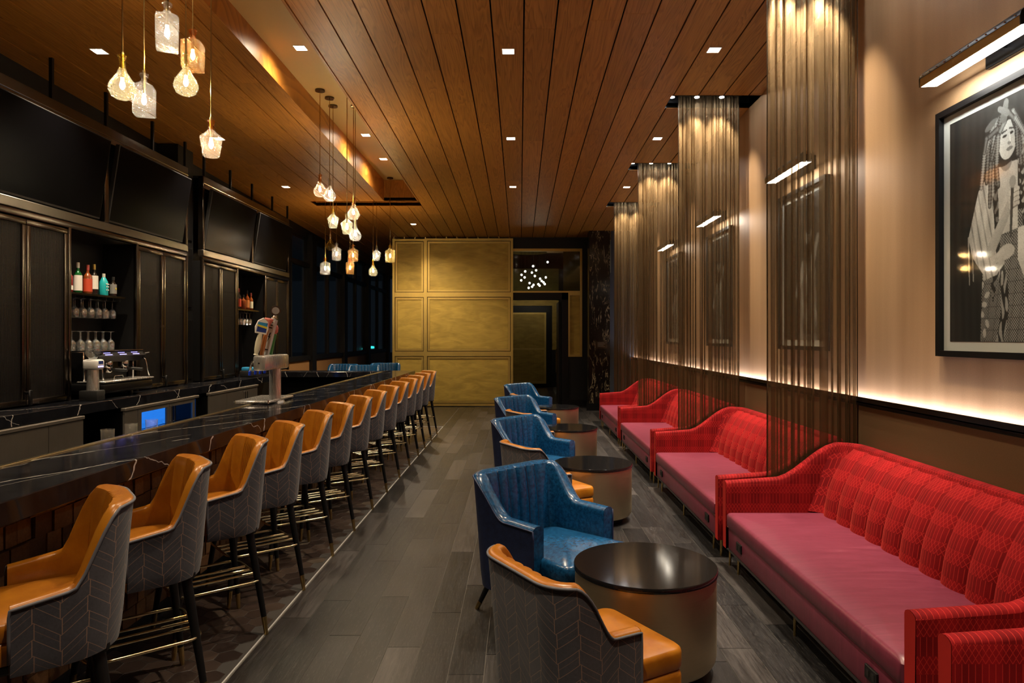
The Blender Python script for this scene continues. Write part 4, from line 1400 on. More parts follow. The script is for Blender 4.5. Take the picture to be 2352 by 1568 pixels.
# ------------------------------------------------------------------ bottles and glassware
def bottle_mesh(o, r, h, neck=.30, sh=.12, nr=.013):
    b = h * (1 - neck - sh)
    return o.lathe([(r * .9, 0), (r, .008), (r, b), (r * .92, b + h * sh * .35), (nr * 1.6, b + h * sh), (nr, b + h * sh + .012), (nr, h * .93)], 20)
def bottle(x, y, z, r, h, glass, label_m, cap_m, lab, band=(.12, .5), group='liquor bottles on the open shelf', neck=.30, sh=.12):
    t = thing('liquor_bottle', lab, 'bottle', (x, y, z), 0, group)
    bottle_mesh(MB(), r, h, neck, sh).build('body', MAT[glass], t, True)
    if label_m:
        MB().lathe([(r + .0012, h * band[0]), (r + .0012, h * band[1])], 20, cap0=False, cap1=False).build('label', MAT[label_m], t, True)
    MB().lathe([(.0150, h * .82), (.0158, h * .84), (.0158, h * .995), (.013, h)], 14).build('cap', MAT[cap_m], t, True)
    return t
ZS = 2.095
bottle(-4.50, 6.77, ZS, .040, .27, 'red_glass', 'label_white', 'cap_red', 'red spirit bottle with a pale label, leftmost on the open shelf', (.10, .26))
bottle(-4.47, 6.87, ZS, .038, .31, 'green_glass', 'label_white', 'cap_white', 'green glass bottle with a white label and pale cap', (.08, .58))
bottle(-4.46, 7.01, ZS, .041, .30, 'amber_glass', 'label_red', 'cap_red', 'amber bottle with a red label and red cap between the green and gold-capped ones', (.08, .52))
bottle(-4.47, 7.13, ZS, .038, .32, 'dark_glass', 'label_white', 'cap_gold', 'clear bottle with a white label and gold cap', (.18, .62))
t = bottle(-4.46, 7.28, ZS, .042, .235, 'teal_glass', None, 'cap_white', 'bright teal bottle with a pale cap', neck=.2, sh=.25)
for zz, yy in ((.06, -.014), (.06, .014), (.095, -.014), (.095, .014)):
    MB().cyl((.0405, yy, zz), (.0425, yy, zz), .008, .008, 10).build('emblem', MAT['label_white'], t)
MB().box(.040, .0425, -.028, .028, .118, .128).build('lettering', MAT['label_white'], t)
t = bottle(-4.46, 7.45, ZS, .033, .215, 'dark_glass', 'label_grey', 'rubber_black', 'short dark bottle with a grey label and yellow dot, rightmost', (.14, .62))
MB().cyl((.032, -.005, .085), (.0355, -.005, .085), .011, .011, 12).build('emblem', MAT['label_yellow'], t)
for i, (y, r, h, g, lm, cm, lb) in enumerate([(10.80, .036, .33, 'dark_glass', 'label_red', 'cap_red', 'dark bottle leftmost on the far open shelf'), (10.98, .043, .24, 'amber_glass', None, 'rubber_black', 'squat amber bottle, second on the far open shelf'), (11.13, .036, .32, 'amber_glass', 'orange_handle', 'rubber_black', 'tall amber bottle with an orange label on the far open shelf'), (11.29, .034, .29, 'amber_glass', 'cream_handle', 'cap_red', 'amber bottle with a cream label, last on the far open shelf')]):
    bottle(-4.47, y, ZS, r, h, g, lm, cm, lb, group='liquor bottles on the far open shelf')
hid = [(-4.50, 5.62, 1.965, .035, .30, 'amber_glass', 'label_grey'), (-4.50, 5.76, 1.965, .035, .28, 'dark_glass', 'label_white'), (-4.50, 6.06, 1.965, .037, .29, 'dark_glass', 'label_grey'), (-4.48, 6.18, 1.965, .036, .34, 'dark_glass', 'label_white'), (-4.5, 6.30, 1.965, .04, .27, 'amber_glass', 'label_grey'),
       (-4.5, 5.7, 1.07, .036, .3, 'dark_glass', 'label_white'), (-4.5, 6.1, 1.07, .036, .29, 'dark_glass', 'label_grey'), (-4.5, 6.25, 1.07, .036, .31, 'amber_glass', 'label_white'), (-4.5, 8.5, 1.965, .036, .29, 'amber_glass', 'orange_handle'), (-4.5, 7.95, 1.07, .036, .3, 'dark_glass', 'label_grey'), (-4.5, 8.1, 1.07, .036, .28, 'amber_glass', 'label_red')]
for i, (x, y, z, r, h, g, lm) in enumerate(hid):
    where = 'upper' if z > 1.5 else 'bottom'
    side = 'left' if y < 7 else 'right'
    bottle(x, y, z, r, h, g, lm, 'rubber_black', 'dim liquor bottle behind the %s mesh doors on the %s shelf, %s from the left' % (side, where, ['first', 'second', 'third', 'fourth', 'fifth'][sum(1 for q in hid[:i] if (q[2] > 1.5) == (z > 1.5) and (q[1] < 7) == (y < 7))]), group='dim bottles behind the %s mesh doors, %s shelf' % (side, where))
def wine_glass(up, x, y, z, lab, group, k=1.0):
    t = thing('wine_glass', lab, 'wine glass', (x, y, z), 0, group)
    bowl = [(.006, .085), (.018, .092), (.034, .115), (.038, .14), (.033, .19), (.031, .195), (.036, .14), (.030, .113)]
    s = 1 if up else -1
    def fl(p): return [(r * k, (zz if up else .195 - zz) * k) for r, zz in p]
    MB().lathe(fl(bowl), 16, cap0=False, cap1=False).build('bowl', MAT['glassware'], t, 'all')
    MB().lathe(fl([(.0045, .006), (.0038, .04), (.006, .088)]), 10).build('stem', MAT['glassware'], t, 'all')
    MB().lathe(fl([(.034, 0), (.034, .002), (.006, .008)]), 16).build('foot', MAT['glassware'], t, 'all')
    return t
wg = None
for j, xx in enumerate((-4.47, -4.57)):
    for i in range(7):
        y = 6.70 + i * .125
        lab = '%s hanging stemmed glass from the left in the %s row under the near open shelf' % (['first', 'second', 'third', 'fourth', 'fifth', 'sixth', 'last'][i], 'front' if j == 0 else 'rear')
        if wg is None:
            wg = wine_glass(False, xx, y, 1.85, lab, 'hanging glasses under the near open shelf'); 
        else:
            dup(wg, (xx, y, 1.85), .3 * i, lab)
for i in range(6):
    g = dup(wg, (-4.47, 10.6125 + i * .125, 1.849), .3 * i, '%s hanging stemmed glass from the left under the far open shelf' % ['first', 'second', 'third', 'fourth', 'fifth', 'last'][i])
    g['group'] = 'hanging glasses under the far open shelf'
for i in range(10):
    g = dup(wg, (-4.37 - .13 * (i % 2), 6.76 + .062 * i, 1.515), .4 * i, '%s upturned stemmed glass from the left on top of the coffee machine' % (['first', 'second', 'third', 'fourth', 'fifth', 'sixth', 'seventh', 'eighth', 'ninth', 'last'][i]))
    g['group'] = 'glasses on the coffee machine'

# ------------------------------------------------------------------ espresso machine and grinder
em = thing('espresso_machine', 'black and chrome two group espresso machine on the back counter', 'espresso machine', (-4.32, 7.10, CZ), 0)
y0, y1 = -.42, .50
MB().cbox(-.30, .22, y0, y1, .05, .16, .03, seg=3).build('base', MAT['black_metal'], em, True)
MB().cbox(-.28, -.04, y0 + .06, y1 - .06, .16, .40, .015, seg=2).build('rear_body', MAT['black_metal'], em, True)
o = MB().add([(-.28, y0 + .04, .36), (.10, y0 + .04, .36), (.16, y0 + .04, .42), (.10, y0 + .04, .475), (-.28, y0 + .04, .475), (-.28, y1 - .04, .36), (.10, y1 - .04, .36), (.16, y1 - .04, .42), (.10, y1 - .04, .475), (-.28, y1 - .04, .475)],
             [(0, 1, 2, 3, 4), (9, 8, 7, 6, 5), (0, 5, 6, 1), (1, 6, 7, 2), (2, 7, 8, 3), (3, 8, 9, 4), (4, 9, 5, 0)])
o.build('head', MAT['black_metal'], em)
MB().cbox(-.30, .12, y0 + .02, y1 - .02, .468, .480, .004, seg=1).build('cup_tray', MAT['chrome'], em)
MB().cbox(-.05, .235, y0 + .01, y1 - .01, .16, .178, .006, seg=1).build('drip_tray', MAT['tap_steel'], em, True)
for s in (y0 + .02, y1 - .045):
    MB().cbox(-.29, .02, s, s + .025, .16, .47, .008, seg=1).build('side_panel', MAT['chrome'], em, True)
for yy in (-.20, .05, .29):
    p = MB().add([(.104, yy - .075, .465), (.104, yy + .075, .465), (.156, yy + .075, .426), (.156, yy - .075, .426)], [(0, 3, 2, 1)]).build('control_panel', MAT['rubber_black'], em)
    for a in range(5):
        for b in range(2):
            q = yy - .05 + a * .025
            MB().cbox(.118 + b * .022, .126 + b * .022, q - .007, q + .007, .448 - b * .017, .456 - b * .017, .002, seg=1).build('button', MAT['button_violet'], p)
for yy in (-.09, .20):
    g = MB().lathe([(.045, -.06), (.052, -.05), (.052, 0), (.045, .02)], 18, (.06, yy, .36)).build('group_head', MAT['chrome'], em, True)
    f = MB().lathe([(.03, -.05), (.036, -.04), (.036, 0)], 16, (.07, yy, .30)).build('portafilter', MAT['chrome'], em, True)
    MB().cyl((.10, yy, .285), (.25, yy + .03, .27), .014, .017, 10).build('handle', MAT['rubber_black'], f, True)
for yy, s in ((y0 + .06, -1), (y1 - .07, 1)):
    MB().tube([(.13, yy, .40), (.17, yy, .37), (.18, yy + .01 * s, .30), (.20, yy + .02 * s, .19)], .007, 8).build('steam_wand', MAT['chrome'], em, 'all')
    MB().tube([(.10, yy, .43), (.2, yy + .02 * s, .45)], .009, 8).build('steam_lever', MAT['chrome'], em, True)
for yy in (y0 + .07, y1 - .07):
    MB().cyl((0, yy, 0), (0, yy, .055), .025, .02, 12).build('foot', MAT['rubber_black'], em, True)
MB().tube([(.12, -.08, .178), (.12, -.06, .215), (.12, .08, .215), (.12, .10, .178)], .005, 6).build('cup_rest', MAT['chrome'], em, 'all')
gr = thing('coffee_grinder', 'pale headed coffee grinder with steel body beside the espresso machine', 'grinder', (-4.14, 6.585, CZ), 0)
MB().cbox(-.1, .08, -.06, .07, 0, .10, .01, seg=2).build('foot', MAT['rubber_black'], gr, True)
MB().cyl((0, 0, .1), (0, 0, .30), .055, .05, 18).build('body', MAT['tap_steel'], gr, True)
hd = MB().cbox(-.07, .075, -.06, .075, .30, .40, .025, seg=3).build('head', MAT['white_paint'], gr, True)
MB().box(.074, .077, -.03, .04, .355, .385).build('display', MAT['label_navy'], hd)
for a in range(4):
    MB().cyl((.074, -.03 + a * .022, .33), (.078, -.03 + a * .022, .33), .006, .006, 8).build('button', MAT['button_violet'], hd)
MB().lathe([(.03, .40), (.065, .45), (.068, .50), (.06, .505)], 18).build('hopper', MAT['glassware'], gr, True)
pt = thing('card_printer', 'small grey and blue receipt printer on the counter by the beer tap', 'printer', (-4.2, 10.62, CZ), 0)
MB().cbox(-.12, .10, -.16, .14, 0, .10, .02, seg=2).build('body', MAT['rubber_black'], pt, True)
MB().cbox(-.10, .08, -.15, .0, .09, .15, .02, seg=2).build('lid', MAT['label_blue'], pt, True)
MB().box(.0, .09, .02, .10, .10, .13).build('paper_slot', MAT['label_grey'], pt)

# ------------------------------------------------------------------ beer tap tower
tp = thing('beer_tap', 'steel beer tower with a row of tap handles on the bar', 'beer tap', (-2.235, 6.20, BZ + .0005), 0)
MB().cyl((0, 0, 0), (0, 0, .32), .052, .052, 24).build('column', MAT['tap_steel'], tp, True)
MB().cyl((0, 0, 0), (0, 0, .012), .085, .08, 24).build('collar', MAT['tap_steel'], tp, True)
MB().cbox(-.055, .055, -.38, .22, .30, .43, .018, seg=2).build('tap_head', MAT['tap_steel'], tp, True)
MB().cyl((0, -.381, .365), (0, -.385, .365), .007, .007, 10).build('end_screw', MAT['chrome'], tp)
tray = MB().cbox(-.27, .05, -.26, .36, .009, .030, .006, seg=1).build('drip_tray', MAT['tap_steel'], tp, True)
o = MB()
for i in range(14):
    o.box(-.25 + i * .02, -.242 + i * .02, -.2, .3, .028, .031)
tag(o.build('grille', MAT['chrome'], tray), kind='stuff')
for sx in (-.255, .035):
    MB().cyl((sx, -.262, .008), (sx, -.262, .036), .007, .007, 8).build('corner_post', MAT['chrome'], tray, True)
hands = [(-.26, 'cream'), (-.13, 'orange'), (-.02, 'white'), (.09, 'green')]
for yy, kind in hands:
    fa = MB().tube([(-.05, yy, .38), (-.09, yy, .385), (-.115, yy, .36), (-.125, yy, .29)], .011, 10).build('faucet', MAT['chrome'], tp, 'all')
    MB().cyl((-.125, yy, .29), (-.128, yy, .255), .013, .012, 10).build('spout_cap', MAT['blue_plastic'], fa, True)
    MB().cyl((-.09, yy, .385), (-.075, yy, .425), .010, .012, 10).build('collar', MAT['chrome'], fa, True)
    Mt = Matrix.Translation((-.075, yy, .425)) @ Matrix.Rotation(R(12), 4, 'Y')
    if kind == 'cream':
        h = MB().lathe([(.012, 0), (.022, .01), (.016, .02), (.024, .06), (.027, .12), (.022, .17), (.018, .20)], 16).xf(Mt).build('tap_handle', MAT['cream_handle'], tp, True)
        MB().add([(-.016, -.045, .20), (-.016, .045, .20), (-.016, .055, .25), (-.016, .04, .31), (-.016, 0, .34), (-.016, -.04, .31), (-.016, -.055, .25),
                  (.016, -.045, .20), (.016, .045, .20), (.016, .055, .25), (.016, .04, .31), (.016, 0, .34), (.016, -.04, .31), (.016, -.055, .25)],
                 [(0, 1, 2, 3, 4, 5, 6), (13, 12, 11, 10, 9, 8, 7)] + [(i, (i + 6) % 7, 7 + (i + 6) % 7, 7 + i) for i in range(7)]).xf(Mt @ Matrix.Rotation(R(-60), 4, 'Z')).build('shield', MAT['label_white'], h)
        Ms = Mt @ Matrix.Rotation(R(-60), 4, 'Z')
        MB().box(.0162, .018, -.04, .04, .215, .30).xf(Ms).build('shield_field', MAT['label_navy'], h)
        MB().add([(.0185, -.04, .262), (.0185, .04, .25), (.0185, .04, .268), (.0185, -.04, .278)], [(0, 1, 2, 3)]).xf(Ms).build('shield_band', MAT['label_yellow'], h)
        MB().add([(.0184, -.04, .278), (.0184, .04, .268), (.0184, .03, .30), (.0184, -.04, .30)], [(0, 1, 2, 3)]).xf(Ms).build('shield_top', MAT['label_blue'], h)
    elif kind == 'orange':
        h = MB().cbox(-.014, .014, -.02, .02, 0, .26, .006, seg=1).xf(Mt).build('tap_handle', MAT['orange_handle'], tp, True)
        MB().lathe([(.012, .26), (.04, .33), (.036, .34)], 16).xf(Mt).build('finial', MAT['salmon_plastic'], h, True)
    elif kind == 'white':
        h = MB().add([(-.02, -.022, 0), (.02, -.022, 0), (.02, .022, 0), (-.02, .022, 0), (-.028, -.035, .33), (.028, -.035, .33), (.028, .035, .33), (-.028, .035, .33)],
                     [(0, 3, 2, 1), (4, 5, 6, 7), (0, 1, 5, 4), (1, 2, 6, 5), (2, 3, 7, 6), (3, 0, 4, 7)]).xf(Mt).build('tap_handle', MAT['label_white'], tp)
        MB().lathe([(.02, .33), (.03, .345), (.02, .36), (.018, .38)], 16).xf(Mt).build('neck', MAT['chrome'], h, True)
        bl = MB()
        Mb = Mt @ Matrix.Translation((0, 0, .415)) @ Matrix.Rotation(R(25), 4, 'Z')
        bl.cyl((0, -.02, 0), (0, .02, 0), .045, .045, 24).xf(Mb).build('ball', MAT['chrome'], h, True)
        MB().cyl((0, -.0215, 0), (0, -.02, 0), .032, .032, 20).xf(Mb).build('ball_face', MAT['label_grey'], h)
        o = MB()
        o.add([(.004, -.0305, .21), (.016, -.0305, .215), (.008, -.031, .18), (.016, -.0305, .178), (-.008, -.0295, .12), (.0, -.030, .165), (-.008, -.030, .168)], [(0, 6, 5, 4, 3, 2, 1)])
        for zz in (.05, .25, .275, .30):
            o.box(-.018, .016, -.0355, -.0255 - zz * .03, zz, zz + .010)
        o.xf(Mt).build('lettering', MAT['lettering_black'], h)
    else:
        h = MB().cbox(-.014, .014, -.02, .02, 0, .20, .006, seg=1).xf(Mt).build('tap_handle', MAT['green_handle'], tp, True)
        MB().lathe([(.012, .20), (.024, .22), (.022, .26), (.008, .28)], 14).xf(Mt).build('finial', MAT['salmon_plastic'], h, True)
# tumblers on the lower bartender shelf
sh = thing('bartender_shelf', 'low steel work shelf on the bartender side of the bar', 'shelf', (0, 0, 0))
MB().box(-2.72, -2.375, 2.0, 11.5, .955, .98).build('board', MAT['steel_brushed'], sh)
MB().box(-2.66, -2.375, 2.0, 11.5, 0, .955).build('cabinet', MAT['dark_void'], sh)
for i, (x, y) in enumerate(((-2.44, 4.02), (-2.45, 4.28), (-2.44, 4.50))):
    t = thing('tumbler', 'clear drinking tumbler peeking above the bar edge, %s from the left' % ['first', 'second', 'third'][i], 'tumbler', (x, y, .98), 0, 'tumblers behind the bar edge')
    MB().lathe([(.032, .003), (.038, .125), (.036, .125), (.030, .008)], 18, cap1=False).build('wall', MAT['tumbler_glass'], t, 'all')
    MB().cyl((0, 0, 0), (0, 0, .008), .031, .032, 18).build('base', MAT['tumbler_glass'], t, True)

# ------------------------------------------------------------------ pendant lamps
def pendant_mesh(kind, s=1.0):
    if kind == 'round':
        body = [(.006, 0), (.035, .002), (.058, .016), (.072, .045), (.073, .07), (.062, .10), (.042, .13), (.027, .155), (.021, .175)]
        neck = [(.021, .172), (.018, .20), (.019, .235), (.025, .25), (.024, .255), (.016, .255)]
        b = MB().lathe([(r * s, z * s) for r, z in body], 28); n = MB().lathe([(r * s, z * s) for r, z in neck], 20)
        return b, n, .08 * s, .253 * s
    if kind == 'square':
        body = [(.056, 0), (.058, .004), (.061, .17), (.057, .18), (.024, .20), (.018, .212)]
        neck = [(.018, .208), (.016, .232), (.026, .245), (.027, .258), (.018, .264)]
        b = MB().lathe([(r * s, z * s) for r, z in body], 32, sq=14).xf(Matrix.Rotation(R(28), 4, 'Z')); n = MB().lathe([(r * s, z * s) for r, z in neck], 20)
        return b, n, .09 * s, .262 * s
    body = [(.045, 0), (.05, .008), (.052, .02), (.062, .085), (.068, .115), (.066, .125), (.030, .155), (.021, .168)]
    neck = [(.021, .165), (.018, .18), (.019, .21), (.024, .222), (.023, .23), (.016, .232)]
    b = MB().lathe([(r * s, z * s) for r, z in body], 28); n = MB().lathe([(r * s, z * s) for r, z in neck], 20)
    return b, n, .075 * s, .23 * s
PEND = [(281, 228, 3.95, 'round', 'cut_straw', 'cut_gold', 'round decanter pendant with a golden neck, leftmost of the near cluster'),
        (331, 265, 4.28, 'square', 'cut_clear', 'cut_clear', 'clear square cut-glass pendant hanging beside the golden-necked one'),
        (384, 113, 3.85, 'square', 'cut_clear', 'cut_clear', 'highest clear square cut-glass pendant of the near cluster'),
        (427, 219, 4.30, 'round', 'cut_straw', 'cut_straw', 'round straw-tinted pendant half behind the amber square one'),
        (443, 161, 4.45, 'square', 'cut_amber', 'cut_amber', 'amber square cut-glass pendant of the near cluster'),
        (485, 360, 4.30, 'bottle', 'cut_blush', 'cut_amber', 'amber-necked bottle pendant hanging lowest of the near cluster'),
        (735, 452, 7.80, 'round', 'cut_blush', 'cut_amber', 'round amber-necked pendant, leftmost of the middle cluster'),
        (757, 462, 8.05, 'round', 'cut_clear', 'cut_clear', 'round clear pendant beside the amber-necked one of the middle cluster'),
        (765, 523, 8.33, 'bottle', 'cut_straw', 'cut_gold', 'golden-necked bottle pendant low in the middle cluster'),
        (797, 537, 7.77, 'bottle', 'cut_straw', 'cut_straw', 'straw-tinted bottle pendant in front of the clear round one'),
        (812, 504, 8.05, 'round', 'cut_blush', 'cut_amber', 'round blush pendant highest at the right of the middle cluster'),
        (816, 553, 8.33, 'round', 'cut_clear', 'cut_clear', 'round clear pendant lowest of the middle cluster'),
        (747, 630, 12.5, 'square', 'cut_clear', 'cut_amber', 'square clear pendant with an amber neck, leftmost of the far cluster'),
        (759, 575, 12.62, 'round', 'cut_gold', 'cut_gold', 'small golden round pendant, unlit-looking, highest of the far cluster'),
        (773, 597, 12.42, 'square', 'cut_clear', 'cut_clear', 'square clear pendant second from the left in the far cluster'),
        (811, 600, 12.5, 'square', 'cut_amber', 'cut_amber', 'upper of two amber square pendants in the far cluster'),
        (804, 629, 12.6, 'square', 'cut_amber', 'cut_amber', 'lower of two amber square pendants in the far cluster'),
        (865, 598, 12.5, 'bottle', 'cut_clear', 'cut_clear', 'clear bottle pendant near the golden screen'),
        (857, 634, 12.6, 'round', 'cut_straw', 'cut_gold', 'round golden-necked pendant hanging lowest by the golden screen'),
        (896, 602, 12.1, 'square', 'cut_gold', 'cut_gold', 'golden square pendant overlapping the edge of the golden screen')]
for i, (px, py, Y, kind, m, mn, lab) in enumerate(PEND):
    far = i >= 12
    s = 1.15 if far else 1.0
    X = (px - 1194) * Y / FPX
    Z = CAMZ + (774 - py) * Y / FPX
    t = thing('pendant_lamp', lab, 'pendant lamp', (X, Y, Z), rng.uniform(-.4, .4) if kind == 'square' else 0, 'cut-glass decanter pendants')
    b, n, zb_, zn = pendant_mesh(kind, s)
    b.build('glass_body', MAT[m], t, True if kind == 'square' else 'all')
    n.build('glass_neck', MAT[mn], t, 'all')
    if i != 13:
        MB().lathe([(.003, -.024), (.011, -.016), (.015, 0), (.013, .014), (.009, .028), (.009, .045)], 14, (0, 0, zb_)).build('bulb', MAT['bulb_glow'], t, 'all')
    if i != 13:
        ld = bpy.data.lights.new('pendant_bulb', 'POINT'); ld.energy = PEND_W; ld.color = (1.0, .82, .56); ld.shadow_soft_size = .02
        lo = bpy.data.objects.new('lamp', ld); COL.objects.link(lo); lo.parent = t; lo.location = (0, 0, zb_)
    MB().cyl((0, 0, zb_ + .04), (0, 0, zn + .02), .009, .009, 10).build('socket', MAT['brass'], t, True)
    ztop = (ZR if (not far or i == 19) else zc(12.5) + .245) - Z
    if far and i != 19: ztop = zc(12.5) + .245 - Z
    MB().cyl((0, 0, zn), (0, 0, ztop), .0045, .0045, 6).build('stem_rod', MAT['brass'], t, True)
    MB().cyl((0, 0, ztop - .02), (0, 0, ztop), .055, .055, 20).build('canopy', MAT['bronze_frame'], t, True)

# ------------------------------------------------------------------ framed pictures and picture lights
def draw_print(nx, ny, seed, detailed):
    r = np.random.RandomState(seed)
    u, v = np.meshgrid(np.linspace(0, 1, nx), np.linspace(0, 1, ny))      # v up
    A = 1.36                                                             # height / width
    y = v * A
    base = 0.018 + 0.012 * np.sin(u * 42 + 0.6 * np.sin(v * 3)) ** 2
    img = base.copy()
    def nz(fx, fy, ph=0.0):
        return 0.5 + 0.25 * np.sin(u * fx + ph + 1.7 * np.sin(y * fy * .7)) + 0.25 * np.sin(y * fy + 2 * ph + 1.3 * np.sin(u * fx * .6))
    def ell(cx, cy, rx, ry, ang=0.0):
        c, s_ = math.cos(ang), math.sin(ang)
        dx, dy = u - cx, y - cy
        return ((dx * c + dy * s_) / rx) ** 2 + ((-dx * s_ + dy * c) / ry) ** 2
    def cap(p0, p1, r0, r1):
        p0 = np.array(p0); p1 = np.array(p1); d = p1 - p0; L2 = (d ** 2).sum()
        t = np.clip(((u - p0[0]) * d[0] + (y - p0[1]) * d[1]) / L2, 0, 1)
        dist = np.hypot(u - p0[0] - t * d[0], y - p0[1] - t * d[1])
        cap.t = t
        return dist / (r0 + (r1 - r0) * t)
    def put_(mask, val):
        img[mask] = (val[mask] if isinstance(val, np.ndarray) else val)
    def poly(pts):
        m = np.zeros_like(u, bool)
        j = len(pts) - 1
        for i in range(len(pts)):
            xi, yi = pts[i]; xj, yj = pts[j]
            m ^= ((yi > y) != (yj > y)) & (u < (xj - xi) * (y - yi) / (yj - yi + 1e-9) + xi)
            j = i
        return m
    if detailed:
        # long patterned dress
        dress = poly([(.32, .0), (.88, .0), (.84, .45), (.72, .72), (.42, .72), (.34, .40)])
        dots = (np.sin(u * 330 + 3 * y) * np.sin(y * 330) > 0.05)
        put_(dress, np.where(dots, .30, .05))
        band = dress & (np.abs(u - (.50 + .05 * np.sin(y * 7))) < .035)
        put_(band, .03 + .25 * (nz(160, 40) > .55))
        for k in range(7):
            c = (.36 + .03 * math.sin(k * 2.1), .05 + k * .055)
            put_(dress & (ell(c[0], c[1], .016, .026, .5 * k) < 1), .42)
        # dark fringed vest
        put_(poly([(.40, .98), (.52, .98), (.50, .40), (.44, .22), (.38, .55)]), .03 + .12 * (nz(120, 90, 1) > .6))
        put_(poly([(.66, 1.0), (.86, .95), (.90, .35), (.80, .15), (.72, .5)]), .04 + .30 * (nz(140, 120, 2) > .62))
        # torso blouse
        put_(poly([(.48, 1.0), (.66, .99), (.66, .62), (.50, .60)]), .42 + .12 * nz(50, 30))
        # sleeves / shawl
        sl = poly([(.40, .96), (.30, .88), (.20, .62), (.24, .50), (.38, .36), (.48, .38), (.46, .60), (.44, .80)])
        put_(sl, .40 + .22 * nz(70, 18) - .22 * (np.sin((u * .9 + y * .25) * 120) > .72))
        sr = poly([(.66, .62), (.98, .66), (1.0, .46), (.92, .30), (.74, .30), (.66, .45)])
        put_(sr, .50 + .16 * nz(24, 20, 2))
        put_((cap((.20, .62), (.21, .34), .008, .004) < 1) | (cap((.24, .55), (.25, .36), .006, .004) < 1), .3)
        # fore-arms and hands
        put_(cap((.42, .52), (.60, .77), .040, .030) < 1, .30 + .12 * nz(30, 20))
        put_(ell(.62, .80, .05, .055, .4) < 1, .46)
        for k in range(4):
            put_(cap((.60, .82 - k * .025), (.665, .835 - k * .026), .015, .012) < 1, .55 - .03 * k)
            put_(cap((.60, .807 - k * .025), (.66, .822 - k * .026), .004, .003) < 1, .12)
        put_(ell(.56, .50, .075, .042, .15) < 1, .44)
        for k in range(4):
            put_(cap((.53, .51 - k * .022), (.43 + .012 * k, .47 - k * .028), .015, .010) < 1, .48 - .03 * k)
        # microphone
        put_(cap((.615, .86), (.60, .58), .014, .010) < 1, .10)
        put_(ell(.617, .88, .028, .034) < 1, .30)
        # head
        put_(cap((.56, 1.0), (.57, 1.10), .05, .05) < 1, .22)
        hairb = (ell(.53, 1.15, .17, .17) < 1) & (y > .98)
        put_(hairb, .035)
        f = ell(.575, 1.12, .078, .108, -.18)
        put_(f < 1, .58 - .22 * np.clip((u - .58) * 7, -0.6, 1) * 1.0)
        put_((ell(.547, 1.145, .020, .008, .1) < 1) | (ell(.607, 1.152, .018, .008, .1) < 1), .05)
        put_((cap((.525, 1.168), (.565, 1.175), .006, .004) < 1) | (cap((.59, 1.18), (.628, 1.172), .005, .004) < 1), .07)
        put_(ell(.588, 1.10, .016, .010) < 1, .25)
        put_(cap((.59, 1.15), (.596, 1.11), .005, .006) < 1, .72)
        put_(ell(.590, 1.068, .028, .011, .1) < 1, .20)
        # dreadlocks
        locks = [((.50, 1.26), (.40, 1.12), (.38, .92)), ((.47, 1.25), (.43, 1.05), (.44, .84)), ((.52, 1.27), (.46, 1.10), (.49, .88)), ((.44, 1.22), (.36, 1.08), (.33, .90)),
                 ((.60, 1.27), (.67, 1.12), (.69, .96)), ((.62, 1.26), (.70, 1.15), (.73, .92)), ((.57, 1.28), (.65, 1.20), (.66, 1.02)), ((.64, 1.22), (.75, 1.08), (.70, 1.02)), ((.50, 1.20), (.42, 1.02), (.41, .78)), ((.55, 1.23), (.49, 1.16), (.475, 1.0)), ((.48, 1.20), (.38, 1.17), (.36, 1.10))]
        for k, (a, b, c) in enumerate(locks):
            for q, (p0, p1) in enumerate(((a, b), (b, c))):
                d = cap(p0, p1, .020, .017)
                put_(d < 1, np.clip((.05 + .20 * (1 - d) + .05 * np.sin(cap.t * 75 + 9 * k)) * (1.5 if k % 2 else .8), 0.01, 1))
        put_(ell(.42, 1.24, .06, .022, .4) < 1, .13); put_(cap((.54, 1.25), (.56, 1.33), .03, .022) < 1, .16); put_(cap((.57, 1.27), (.50, 1.31), .02, .016) < 1, .2)
    else:
        cx = .5 + .08 * r.randn()
        put_(poly([(cx - .22, 0), (cx + .24, 0), (cx + .18, .7), (cx - .16, .75)]), .10 + .2 * nz(40, 20, seed))
        put_(ell(cx, 1.02, .09, .12) < 1, .38)
        put_((ell(cx, 1.10, .12, .10) < 1), .06)
        put_(cap((cx - .1, .7), (cx - .28, .45), .06, .04) < 1, .32)
        put_(cap((cx + .1, .7), (cx + .25, .95), .06, .03) < 1, .30)
    for _ in range(1):
        q = np.pad(img, 1, mode='edge')
        img = (4 * q[1:-1, 1:-1] + q[:-2, 1:-1] + q[2:, 1:-1] + q[1:-1, :-2] + q[1:-1, 2:]) / 8
    img = img * (1 + .10 * r.randn(*img.shape)) * (0.9 + .2 * nz(9, 6, 1)) * np.where(img > .12, 1.3, .7)
    return np.clip(img, 0.004, 1)
def print_mesh(w, h, nx, ny, seed, detailed):
    img = draw_print(nx, ny, seed, detailed)
    ys, zs = np.meshgrid(np.linspace(0, -w, nx), np.linspace(0, h, ny))
    co = np.stack([np.zeros_like(ys), ys, zs], -1).reshape(-1, 3)
    idx = np.arange(nx * ny).reshape(ny, nx)
    f = np.stack([idx[:-1, :-1], idx[1:, :-1], idx[1:, 1:], idx[:-1, 1:]], -1).reshape(-1, 4)
    f = f[:, ::-1]
    me = bpy.data.meshes.new('print')
    me.from_pydata(co.tolist(), [], f.tolist())
    ca = me.color_attributes.new('Col', 'FLOAT_COLOR', 'POINT')
    g = img.reshape(-1)
    rgba = np.stack([g, g, g * .98, np.ones_like(g)], -1).astype(np.float32)
    ca.data.foreach_set('color', rgba.ravel())
    me.materials.append(MAT['print'])
    return me
ART_W, ART_H, ART_Z = 1.02, 1.465, 1.535
art_l = ['large framed black and white portrait of a singer with long locks holding a microphone', 'framed black and white portrait seen through the first sheer curtain', 'framed black and white portrait seen through the second sheer curtain', 'framed black and white portrait seen through the third sheer curtain']
